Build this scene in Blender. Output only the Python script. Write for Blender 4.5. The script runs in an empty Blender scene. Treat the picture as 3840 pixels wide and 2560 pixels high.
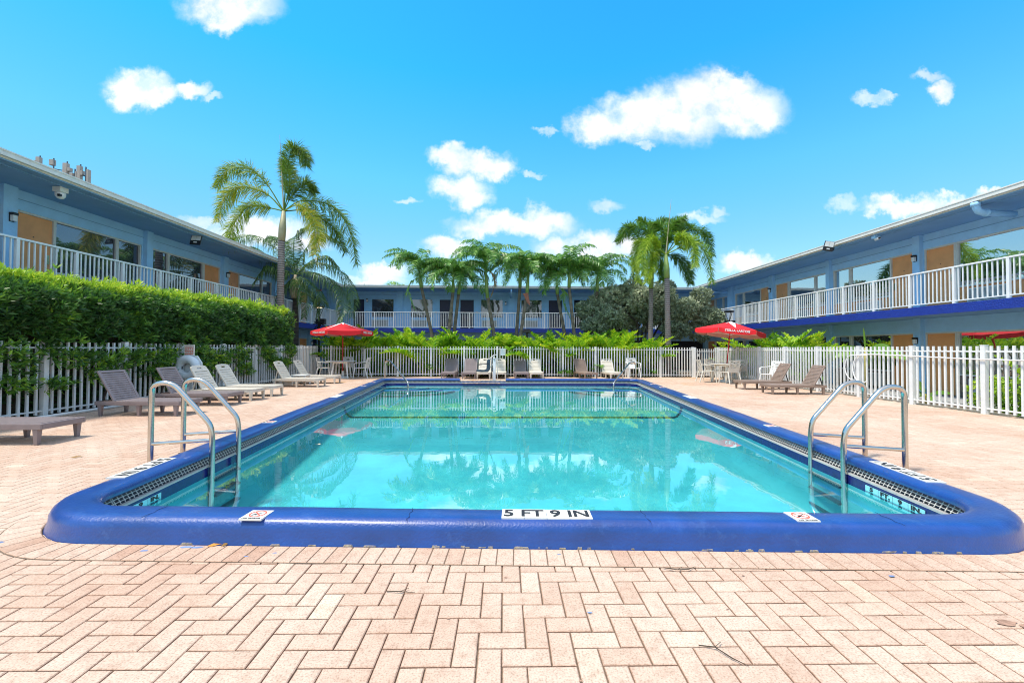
import bpy, math, random
import numpy as np
from mathutils import Vector, Matrix
from mathutils.geometry import tessellate_polygon
PI=math.pi
R=math.radians
scene=bpy.context.scene
COL=scene.collection
rnd=random.Random(7)
nrs=np.random.RandomState(11)

# ------------------------------------------------------------------ camera
F_PX=1576.0; CAM_Z=1.266
yaw=math.atan((1920-1887)/F_PX); pitch=math.atan(28/F_PX); roll=0.004
f0=Vector((math.sin(yaw),math.cos(yaw),0)); r0=Vector((math.cos(yaw),-math.sin(yaw),0)); u0=Vector((0,0,1))
fw=f0*math.cos(pitch)+u0*math.sin(pitch); u1=u0*math.cos(pitch)-f0*math.sin(pitch)
rt=r0*math.cos(roll)+u1*math.sin(roll); up=-r0*math.sin(roll)+u1*math.cos(roll)
cam=bpy.data.cameras.new('camera'); camo=bpy.data.objects.new('camera',cam); COL.objects.link(camo)
m=Matrix((rt,up,-fw)).transposed().to_4x4(); m.translation=Vector((0,0,CAM_Z)); camo.matrix_world=m
cam.sensor_width=36; cam.lens=36*F_PX/3840; cam.clip_start=0.05; cam.clip_end=1500
scene.camera=camo
def at(x,y,Y):            # pixel of the photograph -> world point on the plane at depth Y
    r=fw+rt*((x-1920)/F_PX)-up*((y-1280)/F_PX)
    return Vector((0,0,CAM_Z))+r*(Y/r.y)

# ------------------------------------------------------------------ tagging
def tag(o,label=None,cat=None,group=None,kind=None):
    if label: o['label']=label
    if cat: o['category']=cat
    if group: o['group']=group
    if kind: o['kind']=kind
    return o
def thing(name,label,cat,loc=(0,0,0),rz=0,group=None):
    o=bpy.data.objects.new(name,None); COL.objects.link(o); o.location=loc; o.rotation_euler=(0,0,rz)
    o.empty_display_size=0.1
    return tag(o,label,cat,group)
kids={}
def dup(root,loc,rz=0,label=None,group=None,scale=None):
    def cp(o,par):
        c=o.copy(); COL.objects.link(c); c.parent=par
        if par: kids.setdefault(par.name,[]).append(c)
        for ch in kids.get(o.name,[]): cp(ch,c)
        return c
    c=cp(root,None); c.location=loc; c.rotation_euler=(0,0,rz)
    if scale: c.scale=(scale,)*3
    if label: c['label']=label
    if group: c['group']=group
    return c

# ------------------------------------------------------------------ mesh builder
class MB:
    def __init__(s): s.v=[]; s.f=[]; s.mi=[]; s.t=[]; s.cur=0; s.tint=0.5
    def add(s,vs,fs):
        b=len(s.v); s.v+= [tuple(p) for p in vs]; s.t+=[s.tint]*len(vs)
        for f in fs: s.f.append(tuple(i+b for i in f)); s.mi.append(s.cur)
    def box(s,x0,x1,y0,y1,z0,z1):
        if x0>x1:x0,x1=x1,x0
        if y0>y1:y0,y1=y1,y0
        if z0>z1:z0,z1=z1,z0
        s.add([(x0,y0,z0),(x1,y0,z0),(x1,y1,z0),(x0,y1,z0),(x0,y0,z1),(x1,y0,z1),(x1,y1,z1),(x0,y1,z1)],
              [(0,3,2,1),(4,5,6,7),(0,1,5,4),(1,2,6,5),(2,3,7,6),(3,0,4,7)])
    def hexa(s,bot,top):
        s.add(list(bot)+list(top),[(0,3,2,1),(4,5,6,7),(0,1,5,4),(1,2,6,5),(2,3,7,6),(3,0,4,7)])
    def bar(s,a,b,w,h=None,upv=(0,0,1)):
        a=Vector(a);b=Vector(b);h=h or w;d=(b-a).normalized();U=Vector(upv)
        if abs(d.dot(U))>.98:U=Vector((0,1,0))
        S=d.cross(U).normalized()*w/2; N=S.cross(d).normalized()*h/2
        s.hexa([a-S-N,a+S-N,a+S+N,a-S+N],[b-S-N,b+S-N,b+S+N,b-S+N])
    def tube(s,path,r,n=8,caps=True):
        path=[Vector(p) for p in path]; k=len(path)
        rs=r if isinstance(r,(list,tuple)) else [r]*k
        T=[]
        for i in range(k):
            a=path[max(0,i-1)];b=path[min(k-1,i+1)];T.append((b-a).normalized())
        U=Vector((0,0,1)) if abs(T[0].z)<.9 else Vector((1,0,0))
        vs=[]
        for i in range(k):
            S=T[i].cross(U)
            if S.length<1e-4:S=T[i].cross(Vector((0,1,0)))
            S.normalize();N=S.cross(T[i]).normalized();U=N
            for j in range(n):
                a=2*PI*j/n; vs.append(path[i]+(S*math.cos(a)+N*math.sin(a))*rs[i])
        fs=[(i*n+j,i*n+(j+1)%n,(i+1)*n+(j+1)%n,(i+1)*n+j) for i in range(k-1) for j in range(n)]
        if caps: fs+=[tuple(range(n))[::-1],tuple((k-1)*n+j for j in range(n))]
        s.add(vs,fs)
    def lathe(s,prof,c=(0,0,0),n=20):
        c=Vector(c);vs=[];k=len(prof)
        for r,z in prof:
            for j in range(n):
                a=2*PI*j/n; vs.append(c+Vector((r*math.cos(a),r*math.sin(a),z)))
        fs=[(i*n+j,i*n+(j+1)%n,(i+1)*n+(j+1)%n,(i+1)*n+j) for i in range(k-1) for j in range(n)]
        fs+=[tuple(range(n))[::-1],tuple((k-1)*n+j for j in range(n))]
        s.add(vs,fs)
    def torus(s,c,R0,r,axis='y',n=28,m2=12):
        vs=[]
        for i in range(n):
            a=2*PI*i/n
            for j in range(m2):
                b=2*PI*j/m2; q=R0+r*math.cos(b)
                p=(q*math.cos(a),r*math.sin(b),q*math.sin(a))
                if axis=='x': p=(p[1],p[0],p[2])
                if axis=='z': p=(p[0],p[2],p[1])
                vs.append(Vector(c)+Vector(p))
        s.add(vs,[(i*m2+j,((i+1)%n)*m2+j,((i+1)%n)*m2+(j+1)%m2,i*m2+(j+1)%m2) for i in range(n) for j in range(m2)])
    def prism(s,poly,axis,a,b):     # polygon in a plane, extruded along axis ('x','y','z') from a to b
        def P(p,q):
            if axis=='x': return (q,p[0],p[1])
            if axis=='y': return (p[0],q,p[1])
            return (p[0],p[1],q)
        n=len(poly)
        s.add([P(p,a) for p in poly]+[P(p,b) for p in poly],
              [tuple(range(n))[::-1],tuple(range(n,2*n))]+[(i,(i+1)%n,n+(i+1)%n,n+i) for i in range(n)])
    def build(s,name,mats,parent=None,smooth=False,bevel=0,recalc=True):
        me=bpy.data.meshes.new(name); me.from_pydata(s.v,[],s.f)
        if not isinstance(mats,(list,tuple)): mats=[mats]
        for m_ in mats: me.materials.append(m_)
        if len(mats)>1: me.polygons.foreach_set('material_index',s.mi)
        a=me.attributes.new('tint','FLOAT','POINT'); a.data.foreach_set('value',s.t)
        if recalc:
            import bmesh
            bm=bmesh.new(); bm.from_mesh(me); bmesh.ops.recalc_face_normals(bm,faces=bm.faces); bm.to_mesh(me); bm.free()
        if smooth:
            me.polygons.foreach_set('use_smooth',[True]*len(me.polygons))
            if smooth=='auto': me.set_sharp_from_angle(angle=R(40))
        me.update()
        o=bpy.data.objects.new(name,me); COL.objects.link(o)
        if parent: o.parent=parent; kids.setdefault(parent.name,[]).append(o)
        if bevel:
            b=o.modifiers.new('bevel','BEVEL'); b.width=bevel; b.segments=2; b.limit_method='ANGLE'; b.angle_limit=R(40)
        return o
def arr_obj(name,V,F,mat_,tint,parent=None):
    me=bpy.data.meshes.new(name)
    nv=len(V); nf=len(F); k=F.shape[1]
    me.vertices.add(nv); me.vertices.foreach_set('co',V.astype(np.float32).ravel())
    me.loops.add(nf*k); me.loops.foreach_set('vertex_index',F.astype(np.int32).ravel())
    me.polygons.add(nf); me.polygons.foreach_set('loop_start',np.arange(0,nf*k,k,dtype=np.int32))
    me.polygons.foreach_set('use_smooth',np.zeros(nf,dtype=bool)); me.update(calc_edges=True); me.validate()
    a=me.attributes.new('tint','FLOAT','POINT'); a.data.foreach_set('value',tint.astype(np.float32))
    me.materials.append(mat_)
    o=bpy.data.objects.new(name,me); COL.objects.link(o)
    if parent: o.parent=parent; kids.setdefault(parent.name,[]).append(o)
    return o
def arc(cx,cz,r,a0,a1,n=6): return [(cx+r*math.cos(R(a0+(a1-a0)*i/n)),cz+r*math.sin(R(a0+(a1-a0)*i/n))) for i in range(n+1)]

# ------------------------------------------------------------------ materials
def nt(name):
    m_=bpy.data.materials.new(name); m_.use_nodes=True; t=m_.node_tree; t.nodes.clear()
    out=t.nodes.new('ShaderNodeOutputMaterial'); return m_,t,out
def N(t,kind,**kw):
    n=t.nodes.new(kind)
    for k,v in kw.items(): setattr(n,k,v)
    return n
def ramp(t,stops):
    r=t.nodes.new('ShaderNodeValToRGB'); el=r.color_ramp.elements
    while len(el)<len(stops): el.new(0.5)
    for e,(p,c) in zip(el,stops): e.position=p; e.color=(*c,1)
    return r
def mat(name,col,rough=.6,metal=0,var=.12,vs=6,bump=0,bs=40,spec=.5,coat=0,dirt=None):
    m_,t,out=nt(name); L=t.links.new
    b=N(t,'ShaderNodeBsdfPrincipled'); L(b.outputs[0],out.inputs[0])
    b.inputs['Roughness'].default_value=rough; b.inputs['Metallic'].default_value=metal
    b.inputs['Specular IOR Level'].default_value=spec; b.inputs['Coat Weight'].default_value=coat
    tc=N(t,'ShaderNodeTexCoord')
    n1=N(t,'ShaderNodeTexNoise'); n1.inputs['Scale'].default_value=vs; n1.inputs['Detail'].default_value=8; n1.inputs['Roughness'].default_value=.62
    L(tc.outputs['Object'],n1.inputs['Vector'])
    lo=tuple(max(0,c*(1-var)) for c in col); hi=tuple(min(1,c*(1+var)) for c in col)
    r=ramp(t,[(.3,lo),(.7,hi)]); L(n1.outputs[0],r.inputs[0]); src=r.outputs[0]
    if dirt:
        n2=N(t,'ShaderNodeTexNoise'); n2.inputs['Scale'].default_value=dirt[1]; n2.inputs['Detail'].default_value=9; n2.inputs['Roughness'].default_value=.7
        L(tc.outputs['Object'],n2.inputs['Vector'])
        mr=N(t,'ShaderNodeMapRange'); mr.inputs[1].default_value=dirt[2]; mr.inputs[2].default_value=dirt[2]+.12; mr.inputs[4].default_value=dirt[3]
        L(n2.outputs[0],mr.inputs[0])
        mx=N(t,'ShaderNodeMix',data_type='RGBA'); mx.inputs['B'].default_value=(*dirt[0],1)
        L(mr.outputs[0],mx.inputs['Factor']); L(src,mx.inputs['A']); src=mx.outputs['Result']
    if coat: b.inputs['Coat Roughness'].default_value=.22
    L(src,b.inputs['Base Color'])
    if bump:
        n3=N(t,'ShaderNodeTexNoise'); n3.inputs['Scale'].default_value=bs; n3.inputs['Detail'].default_value=4
        L(tc.outputs['Object'],n3.inputs['Vector'])
        bp=N(t,'ShaderNodeBump'); bp.inputs['Strength'].default_value=bump; bp.inputs['Distance'].default_value=.02
        L(n3.outputs[0],bp.inputs['Height']); L(bp.outputs[0],b.inputs['Normal'])
    return m_
def leafmat(name,stops,trans=.35,rough=.45,spec=.4):
    m_,t,out=nt(name); L=t.links.new
    a=N(t,'ShaderNodeAttribute',attribute_name='tint'); r=ramp(t,stops); L(a.outputs['Fac'],r.inputs[0])
    b=N(t,'ShaderNodeBsdfPrincipled'); b.inputs['Roughness'].default_value=rough; b.inputs['Specular IOR Level'].default_value=spec
    tr=N(t,'ShaderNodeBsdfTranslucent'); mx=N(t,'ShaderNodeMixShader'); mx.inputs[0].default_value=trans
    L(r.outputs[0],b.inputs['Base Color']); L(r.outputs[0],tr.inputs[0])
    L(b.outputs[0],mx.inputs[1]); L(tr.outputs[0],mx.inputs[2]); L(mx.outputs[0],out.inputs[0])
    return m_
def ringmat(name,c1,c2,scale,axis_noise=.4):
    m_,t,out=nt(name); L=t.links.new
    b=N(t,'ShaderNodeBsdfPrincipled'); b.inputs['Roughness'].default_value=.85; L(b.outputs[0],out.inputs[0])
    tc=N(t,'ShaderNodeTexCoord'); w=N(t,'ShaderNodeTexWave',bands_direction='Z'); w.inputs['Scale'].default_value=scale; w.inputs['Distortion'].default_value=1.2; w.inputs['Detail'].default_value=2
    n=N(t,'ShaderNodeTexNoise'); n.inputs['Scale'].default_value=7; n.inputs['Detail'].default_value=8
    L(tc.outputs['Object'],w.inputs['Vector']); L(tc.outputs['Object'],n.inputs['Vector'])
    r=ramp(t,[(.05,tuple(c*.45 for c in c2)),(.22,c2),(.8,c1)]); 
    ma=N(t,'ShaderNodeMath',operation='MULTIPLY_ADD'); L(n.outputs[0],ma.inputs[0]); ma.inputs[1].default_value=axis_noise*1.6; ma.inputs[2].default_value=-axis_noise*.8
    ad=N(t,'ShaderNodeMath',operation='ADD'); L(w.outputs['Fac'],ad.inputs[0]); L(ma.outputs[0],ad.inputs[1]); L(ad.outputs[0],r.inputs[0])
    L(r.outputs[0],b.inputs['Base Color'])
    bp=N(t,'ShaderNodeBump'); bp.inputs['Strength'].default_value=.5; bp.inputs['Distance'].default_value=.02; L(ad.outputs[0],bp.inputs['Height']); L(bp.outputs[0],b.inputs['Normal'])
    return m_
M={}
WALL=(.36,.64,.90); NAVY=(.011,.038,.30)
M['wall']=mat('blue_stucco',WALL,.75,var=.07,vs=3,bump=.35,bs=60)
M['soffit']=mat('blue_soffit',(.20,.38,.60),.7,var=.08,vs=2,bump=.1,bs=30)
M['band']=mat('royal_blue_stucco',NAVY,.55,var=.12,vs=5,bump=.9,bs=28)
M['gutter']=mat('white_gutter',(.74,.72,.66),.45,var=.06,vs=4,dirt=((.35,.3,.24),2.5,.56,.4))
M['frame']=mat('aluminium_frame',(.62,.61,.54),.45,var=.08)
M['door']=mat('orange_door',(.80,.345,.125),.5,var=.10,vs=3)
M['door_dark']=mat('navy_door',(.010,.013,.05),.4,var=.1)
M['panel']=mat('orange_panel',(.78,.33,.12),.6,var=.1)
M['white']=mat('white_paint',(.84,.84,.82),.4,var=.04,vs=5)
M['white_old']=mat('white_paint_weathered',(.80,.80,.77),.5,var=.06,vs=6,dirt=((.45,.42,.34),9,.60,.5))
M['roof']=mat('roof_membrane',(.55,.55,.53),.9)
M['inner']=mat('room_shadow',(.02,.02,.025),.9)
M['louvre']=mat('louvre_white',(.66,.64,.58),.6)
M['louvre_dark']=mat('louvre_gap',(.10,.10,.09),.8)
M['concrete']=mat('walkway_concrete',(.36,.35,.33),.9,var=.15,vs=9,bump=.3)
M['soil']=mat('soil_mulch',(.10,.07,.045),.95,var=.5,vs=14,bump=.8,bs=60,dirt=((.30,.27,.22),30,.55,.8))
M['gravel']=mat('pebble_strip',(.30,.26,.20),.95,var=.5,vs=70,bump=1,bs=90)
M['steel']=mat('stainless_steel',(.62,.58,.52),.20,metal=1,var=.12,vs=4)
M['black']=mat('black_metal',(.012,.012,.014),.35,var=.1)
M['grey_metal']=mat('grey_metal',(.12,.12,.12),.4,metal=.6)
M['brown_plastic']=mat('taupe_resin',(.25,.20,.195),.42,var=.10,vs=8)
M['brown_plastic2']=mat('warm_taupe_resin',(.28,.20,.155),.45,var=.10,vs=8)
M['beige_plastic']=mat('beige_resin',(.66,.60,.50),.42,var=.06,vs=6)
M['white_plastic']=mat('white_resin',(.78,.77,.72),.4,var=.05,vs=5,dirt=((.5,.46,.36),8,.6,.35))
M['cream_plastic']=mat('cream_resin',(.70,.66,.56),.42,var=.06,vs=5)
M['red']=mat('red_canvas',(.72,.008,.014),.75,var=.06,vs=4)
M['red_under']=mat('faded_canvas_underside',(.75,.38,.30),.85,var=.06)
M['red_pole']=mat('red_pole_paint',(.62,.01,.012),.4)
M['ink']=mat('black_ink',(.02,.02,.022),.6,var=.2)
M['tile']=mat('white_tile',(.80,.78,.70),.3,var=.06,vs=20,dirt=((.5,.45,.35),14,.6,.4))
M['tile_cyan']=mat('pale_blue_tile',(.30,.68,.72),.2,var=.05)
M['tile_navy']=mat('navy_tile',(.012,.016,.12),.15,var=.3,vs=30)
M['redink']=mat('red_ink',(.75,.12,.07),.6)
M['coping']=mat('blue_coping_paint',(.004,.050,.250),.42,var=.25,vs=3.0,bump=.22,bs=60,coat=.6,dirt=((.03,.10,.33),5,.58,.7))
M['lip']=mat('gutter_lip',(.42,.41,.38),.5,var=.15,vs=12)
M['grate']=mat('gutter_grate',(.62,.60,.54),.4,var=.15)
M['gutter_dark']=mat('gutter_recess',(.12,.12,.13),.6,var=.4,vs=20)
M['seatblue']=mat('slate_blue_seat',(.035,.06,.085),.5)
M['lamp']=mat('wall_lamp_glass',(.72,.72,.68),.25)
M['stone']=None
M['bark_grey']=ringmat('ringed_trunk',(.36,.29,.26),(.23,.18,.15),3.2)
M['bark_tan']=ringmat('ringed_trunk_tan',(.30,.235,.17),(.19,.14,.10),5)
M['bark_dark']=ringmat('trunk_dark',(.09,.07,.055),(.05,.04,.03),5)
M['shaft']=mat('green_crownshaft',(.22,.33,.085),.5,var=.2,vs=3)
M['shaft_tan']=mat('tan_crownshaft',(.40,.37,.22),.55,var=.2,vs=3)
M['boot']=mat('palm_boot',(.58,.46,.32),.85,var=.3,vs=8,bump=.5)
M['foxtail']=leafmat('foxtail_leaf',[(0,(.07,.14,.02)),(.45,(.19,.32,.025)),(.8,(.42,.48,.025)),(1,(.62,.46,.04))],.42)
M['foxtail_green']=leafmat('foxtail_green_leaf',[(0,(.05,.13,.02)),(.5,(.18,.36,.025)),(1,(.46,.58,.04))],.42)
M['xmas']=leafmat('palm_leaf',[(0,(.05,.15,.03)),(.5,(.16,.38,.06)),(1,(.42,.64,.16))],.42,.32,.7)
M['queen']=leafmat('queen_palm_leaf',[(0,(.03,.07,.018)),(.5,(.085,.18,.04)),(1,(.22,.36,.09))],.3,.4,.5)
M['areca']=leafmat('areca_leaf',[(0,(.05,.16,.012)),(.4,(.20,.46,.02)),(.8,(.52,.70,.025)),(1,(.72,.70,.04))],.42)
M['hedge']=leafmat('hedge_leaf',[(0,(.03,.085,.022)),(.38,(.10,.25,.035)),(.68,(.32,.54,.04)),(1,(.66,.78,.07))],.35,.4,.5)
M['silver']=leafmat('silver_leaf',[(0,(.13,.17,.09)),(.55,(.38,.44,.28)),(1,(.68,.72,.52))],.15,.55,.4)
M['banana']=leafmat('banana_leaf',[(0,(.07,.20,.02)),(1,(.26,.46,.05))],.45,.4,.5)
M['dead']=leafmat('dead_frond',[(0,(.22,.11,.03)),(1,(.45,.27,.08))],.25,.7,.2)
M['twig']=mat('twig_bark',(.06,.045,.03),.9,var=.3)

def stone_mat():
    m_,t,out=nt('stacked_stone'); L=t.links.new
    b=N(t,'ShaderNodeBsdfPrincipled'); b.inputs['Roughness'].default_value=.9; L(b.outputs[0],out.inputs[0])
    tc=N(t,'ShaderNodeTexCoord'); mp=N(t,'ShaderNodeMapping'); mp.inputs['Rotation'].default_value=(R(90),0,R(90)); L(tc.outputs['Object'],mp.inputs[0])
    br=N(t,'ShaderNodeTexBrick'); br.inputs['Color1'].default_value=(.34,.24,.15,1); br.inputs['Color2'].default_value=(.16,.13,.11,1); br.inputs['Mortar'].default_value=(.03,.025,.02,1)
    br.inputs['Scale'].default_value=1; br.inputs['Brick Width'].default_value=.24; br.inputs['Row Height'].default_value=.055; br.inputs['Mortar Size'].default_value=.006
    L(mp.outputs[0],br.inputs['Vector']); L(br.outputs[0],b.inputs['Base Color'])
    bp=N(t,'ShaderNodeBump'); bp.inputs['Strength'].default_value=.8; bp.inputs['Distance'].default_value=.02; bp.invert=True; L(br.outputs['Fac'],bp.inputs['Height']); L(bp.outputs[0],b.inputs['Normal'])
    return m_
M['stone']=stone_mat()
def paver_mat():
    m_,t,out=nt('pavers'); L=t.links.new
    b=N(t,'ShaderNodeBsdfPrincipled'); b.inputs['Roughness'].default_value=.85; b.inputs['Specular IOR Level'].default_value=.3; L(b.outputs[0],out.inputs[0])
    a=N(t,'ShaderNodeAttribute',attribute_name='tint')
    r=ramp(t,[(0,(.50,.33,.235)),(.15,(.56,.39,.29)),(.4,(.62,.46,.35)),(.7,(.65,.505,.395)),(1,(.70,.57,.44))]); L(a.outputs['Fac'],r.inputs[0])
    tc=N(t,'ShaderNodeTexCoord'); n=N(t,'ShaderNodeTexNoise'); n.inputs['Scale'].default_value=120; n.inputs['Detail'].default_value=4
    L(tc.outputs['Object'],n.inputs['Vector'])
    sp=ramp(t,[(.33,(.62,.58,.55)),(.5,(.97,.97,.97)),(.70,(1.08,1.08,1.08))]); L(n.outputs[0],sp.inputs[0])
    mx=N(t,'ShaderNodeMix',data_type='RGBA',blend_type='MULTIPLY'); mx.inputs['Factor'].default_value=.8
    L(r.outputs[0],mx.inputs['A']); L(sp.outputs[0],mx.inputs['B'])
    n2=N(t,'ShaderNodeTexNoise'); n2.inputs['Scale'].default_value=.55; n2.inputs['Detail'].default_value=6; n2.inputs['Roughness'].default_value=.6; L(tc.outputs['Object'],n2.inputs['Vector'])
    s2=ramp(t,[(.36,(.86,.74,.68)),(.56,(1,1,1))]); L(n2.outputs[0],s2.inputs[0])
    mx2=N(t,'ShaderNodeMix',data_type='RGBA',blend_type='MULTIPLY'); mx2.inputs['Factor'].default_value=.8; L(mx.outputs['Result'],mx2.inputs['A']); L(s2.outputs[0],mx2.inputs['B'])
    # orange damp stains on the far deck
    n3=N(t,'ShaderNodeTexNoise'); n3.inputs['Scale'].default_value=1.1; n3.inputs['Detail'].default_value=5; L(tc.outputs['Object'],n3.inputs['Vector'])
    s3=ramp(t,[(.58,(0,0,0)),(.70,(1,1,1))]); L(n3.outputs[0],s3.inputs[0])
    sx=N(t,'ShaderNodeSeparateXYZ'); L(tc.outputs['Object'],sx.inputs[0])
    mr=N(t,'ShaderNodeMapRange'); mr.inputs[1].default_value=9; mr.inputs[2].default_value=17; L(sx.outputs['Y'],mr.inputs[0])
    mm=N(t,'ShaderNodeMath',operation='MULTIPLY'); L(s3.outputs[0],mm.inputs[0]); L(mr.outputs[0],mm.inputs[1])
    mx3=N(t,'ShaderNodeMix',data_type='RGBA'); mx3.inputs['B'].default_value=(.50,.27,.10,1); L(mm.outputs[0],mx3.inputs['Factor']); L(mx2.outputs['Result'],mx3.inputs['A'])
    L(mx3.outputs['Result'],b.inputs['Base Color'])
    n4=N(t,'ShaderNodeTexNoise'); n4.inputs['Scale'].default_value=16; n4.inputs['Detail'].default_value=7; n4.inputs['Roughness'].default_value=.7; L(tc.outputs['Object'],n4.inputs['Vector'])
    s4=ramp(t,[(.30,(.80,.74,.70)),(.48,(.97,.96,.95)),(.62,(1.03,1.03,1.02)),(.75,(.93,.86,.80))]); L(n4.outputs[0],s4.inputs[0])
    mx4=N(t,'ShaderNodeMix',data_type='RGBA',blend_type='MULTIPLY'); mx4.inputs['Factor'].default_value=1; L(mx3.outputs['Result'],mx4.inputs['A']); L(s4.outputs[0],mx4.inputs['B']); L(mx4.outputs['Result'],b.inputs['Base Color'])
    bp=N(t,'ShaderNodeBump'); bp.inputs['Strength'].default_value=.5; bp.inputs['Distance'].default_value=.004; L(n.outputs[0],bp.inputs['Height']); L(bp.outputs[0],b.inputs['Normal'])
    return m_
M['paver']=paver_mat()
M['joint']=mat('joint_sand',(.17,.12,.08),.95,var=.3,vs=40)
def glass_mat(name,base,fac,tint=(1,1,1)):
    m_,t,out=nt(name); L=t.links.new
    d=N(t,'ShaderNodeBsdfPrincipled'); d.inputs['Base Color'].default_value=(*base,1); d.inputs['Roughness'].default_value=.5
    g=N(t,'ShaderNodeBsdfGlossy'); g.inputs['Roughness'].default_value=.015; g.inputs['Color'].default_value=(*tint,1)
    tc=N(t,'ShaderNodeTexCoord'); n=N(t,'ShaderNodeTexNoise'); n.inputs['Scale'].default_value=1.2; L(tc.outputs['Object'],n.inputs[0])
    bp=N(t,'ShaderNodeBump'); bp.inputs['Strength'].default_value=.03; bp.inputs['Distance'].default_value=.1; L(n.outputs[0],bp.inputs['Height']); L(bp.outputs[0],g.inputs['Normal'])
    fr=N(t,'ShaderNodeFresnel'); fr.inputs[0].default_value=1.5
    ma=N(t,'ShaderNodeMath',operation='MULTIPLY_ADD'); ma.use_clamp=True; L(fr.outputs[0],ma.inputs[0]); ma.inputs[1].default_value=1; ma.inputs[2].default_value=fac
    mx=N(t,'ShaderNodeMixShader'); L(ma.outputs[0],mx.inputs[0]); L(d.outputs[0],mx.inputs[1]); L(g.outputs[0],mx.inputs[2]); L(mx.outputs[0],out.inputs[0])
    return m_
M['glass']=glass_mat('window_glass',(.012,.013,.02),.13,(.95,.92,1))
M['glass_bright']=glass_mat('window_glass_coated',(.03,.035,.035),.62)
M['glass_mid']=glass_mat('window_glass_low',(.015,.016,.02),.50)
M['glass_dark']=glass_mat('window_glass_dark',(.006,.007,.012),.05)
def water_mat():
    m_,t,out=nt('pool_water'); L=t.links.new
    tr=N(t,'ShaderNodeBsdfTransparent'); tr.inputs[0].default_value=(.58,.97,1.0,1)
    g=N(t,'ShaderNodeBsdfGlossy'); g.inputs['Roughness'].default_value=.0; g.inputs['Color'].default_value=(1,1,1,1)
    tc=N(t,'ShaderNodeTexCoord'); n=N(t,'ShaderNodeTexNoise'); n.inputs['Scale'].default_value=2.2; n.inputs['Detail'].default_value=3; L(tc.outputs['Object'],n.inputs[0])
    bp=N(t,'ShaderNodeBump'); bp.inputs['Strength'].default_value=.022; bp.inputs['Distance'].default_value=.05; L(n.outputs[0],bp.inputs['Height']); L(bp.outputs[0],g.inputs['Normal'])
    lw_=N(t,'ShaderNodeLayerWeight'); lw_.inputs[0].default_value=.5
    pw=N(t,'ShaderNodeMath',operation='POWER'); L(lw_.outputs['Facing'],pw.inputs[0]); pw.inputs[1].default_value=3.1
    fr=N(t,'ShaderNodeMath',operation='MULTIPLY_ADD'); L(pw.outputs[0],fr.inputs[0]); fr.inputs[1].default_value=.93; fr.inputs[2].default_value=.05
    mx=N(t,'ShaderNodeMixShader'); L(fr.outputs[0],mx.inputs[0]); L(tr.outputs[0],mx.inputs[1]); L(g.outputs[0],mx.inputs[2]); L(mx.outputs[0],out.inputs[0])
    return m_
M['water']=water_mat()
M['plaster']=mat('pool_plaster',(.16,.53,.52),.7,var=.16,vs=1.6,dirt=((.10,.42,.45),2.2,.50,.5))
M['step_edge']=mat('step_edge_tile',(.02,.05,.10),.4)
M['line']=mat('black_tile_line',(.012,.02,.035),.4)

def emis(name,col,s):
    m_,t,out=nt(name); e=N(t,'ShaderNodeEmission'); e.inputs[0].default_value=(*col,1); e.inputs[1].default_value=s; t.links.new(e.outputs[0],out.inputs[0]); return m_
M['lit']=emis('lit_lamp',(1,.8,.5),2.0)

def text(s,size,mat_,loc,xdir,ydir,parent,name='lettering',bold=0.0,ext=.001,sx=1.0,center=True):
    cu=bpy.data.curves.new('tmp','FONT'); cu.body=s; cu.size=size; cu.extrude=ext; cu.offset=bold
    if center: cu.align_x='CENTER'; cu.align_y='CENTER'
    o=bpy.data.objects.new('tmp',cu); COL.objects.link(o)
    dg=bpy.context.evaluated_depsgraph_get(); me=bpy.data.meshes.new_from_object(o.evaluated_get(dg))
    bpy.data.objects.remove(o); bpy.data.curves.remove(cu)
    X=Vector(xdir).normalized(); Y=Vector(ydir).normalized(); Z=X.cross(Y).normalized()
    mt=Matrix((X*sx,Y,Z)).transposed().to_4x4(); mt.translation=Vector(loc)
    me.transform(mt); me.materials.clear(); me.materials.append(mat_); me.name=name
    ob=bpy.data.objects.new(name,me); COL.objects.link(ob)
    if parent: ob.parent=parent; kids.setdefault(parent.name,[]).append(ob)
    return ob

# ------------------------------------------------------------------ POOL
PC=[(-3.285,2.825),(3.665,2.565),(5.30,16.0),(-4.654,16.0)]   # outer corners at the coping
def inset(poly,d):
    n=len(poly); out=[]
    for i in range(n):
        p0=Vector(poly[i-1]);p1=Vector(poly[i]);p2=Vector(poly[(i+1)%n])
        a=(p1-p0).normalized(); b=(p2-p1).normalized()
        na=Vector((-a.y,a.x)); nb=Vector((-b.y,b.x))
        A=p1+na*d; B=p1+nb*d
        den=a.x*b.y-a.y*b.x; t=((B.x-A.x)*b.y-(B.y-A.y)*b.x)/den
        out.append(A+a*t)
    return out
RAD=[.66,.70,.62,.62]
def loop(d,step=.25,narc=9):
    poly=inset(PC,d); n=4; pts=[]
    for i in range(n):
        r=max(.03,RAD[i]-d); p=poly[i]; a=(poly[i-1]-p).normalized(); b=(poly[(i+1)%n]-p).normalized()
        half=a.angle(b)/2; dist=r/math.tan(half); c=p+(a+b).normalized()*(r/math.sin(half))
        s=p+a*dist; e=p+b*dist; a0=math.atan2(s.y-c.y,s.x-c.x); a1=math.atan2(e.y-c.y,e.x-c.x)
        while a1<a0: a1+=2*PI
        arcp=[Vector((c.x+r*math.cos(a0+(a1-a0)*k/narc),c.y+r*math.sin(a0+(a1-a0)*k/narc))) for k in range(narc+1)]
        pts.append(arcp)
    full=[]
    for i in range(n):
        full+=pts[i]; s=pts[i][-1]; e=pts[(i+1)%n][0]; k=[28,54,40,54][i]
        for j in range(1,k): full.append(s+(e-s)*(j/k))
    return full
pool=thing('swimming_pool','keystone-shaped swimming pool with raised royal blue coping and a tiled waterline','swimming pool',(0,0,0))
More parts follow.
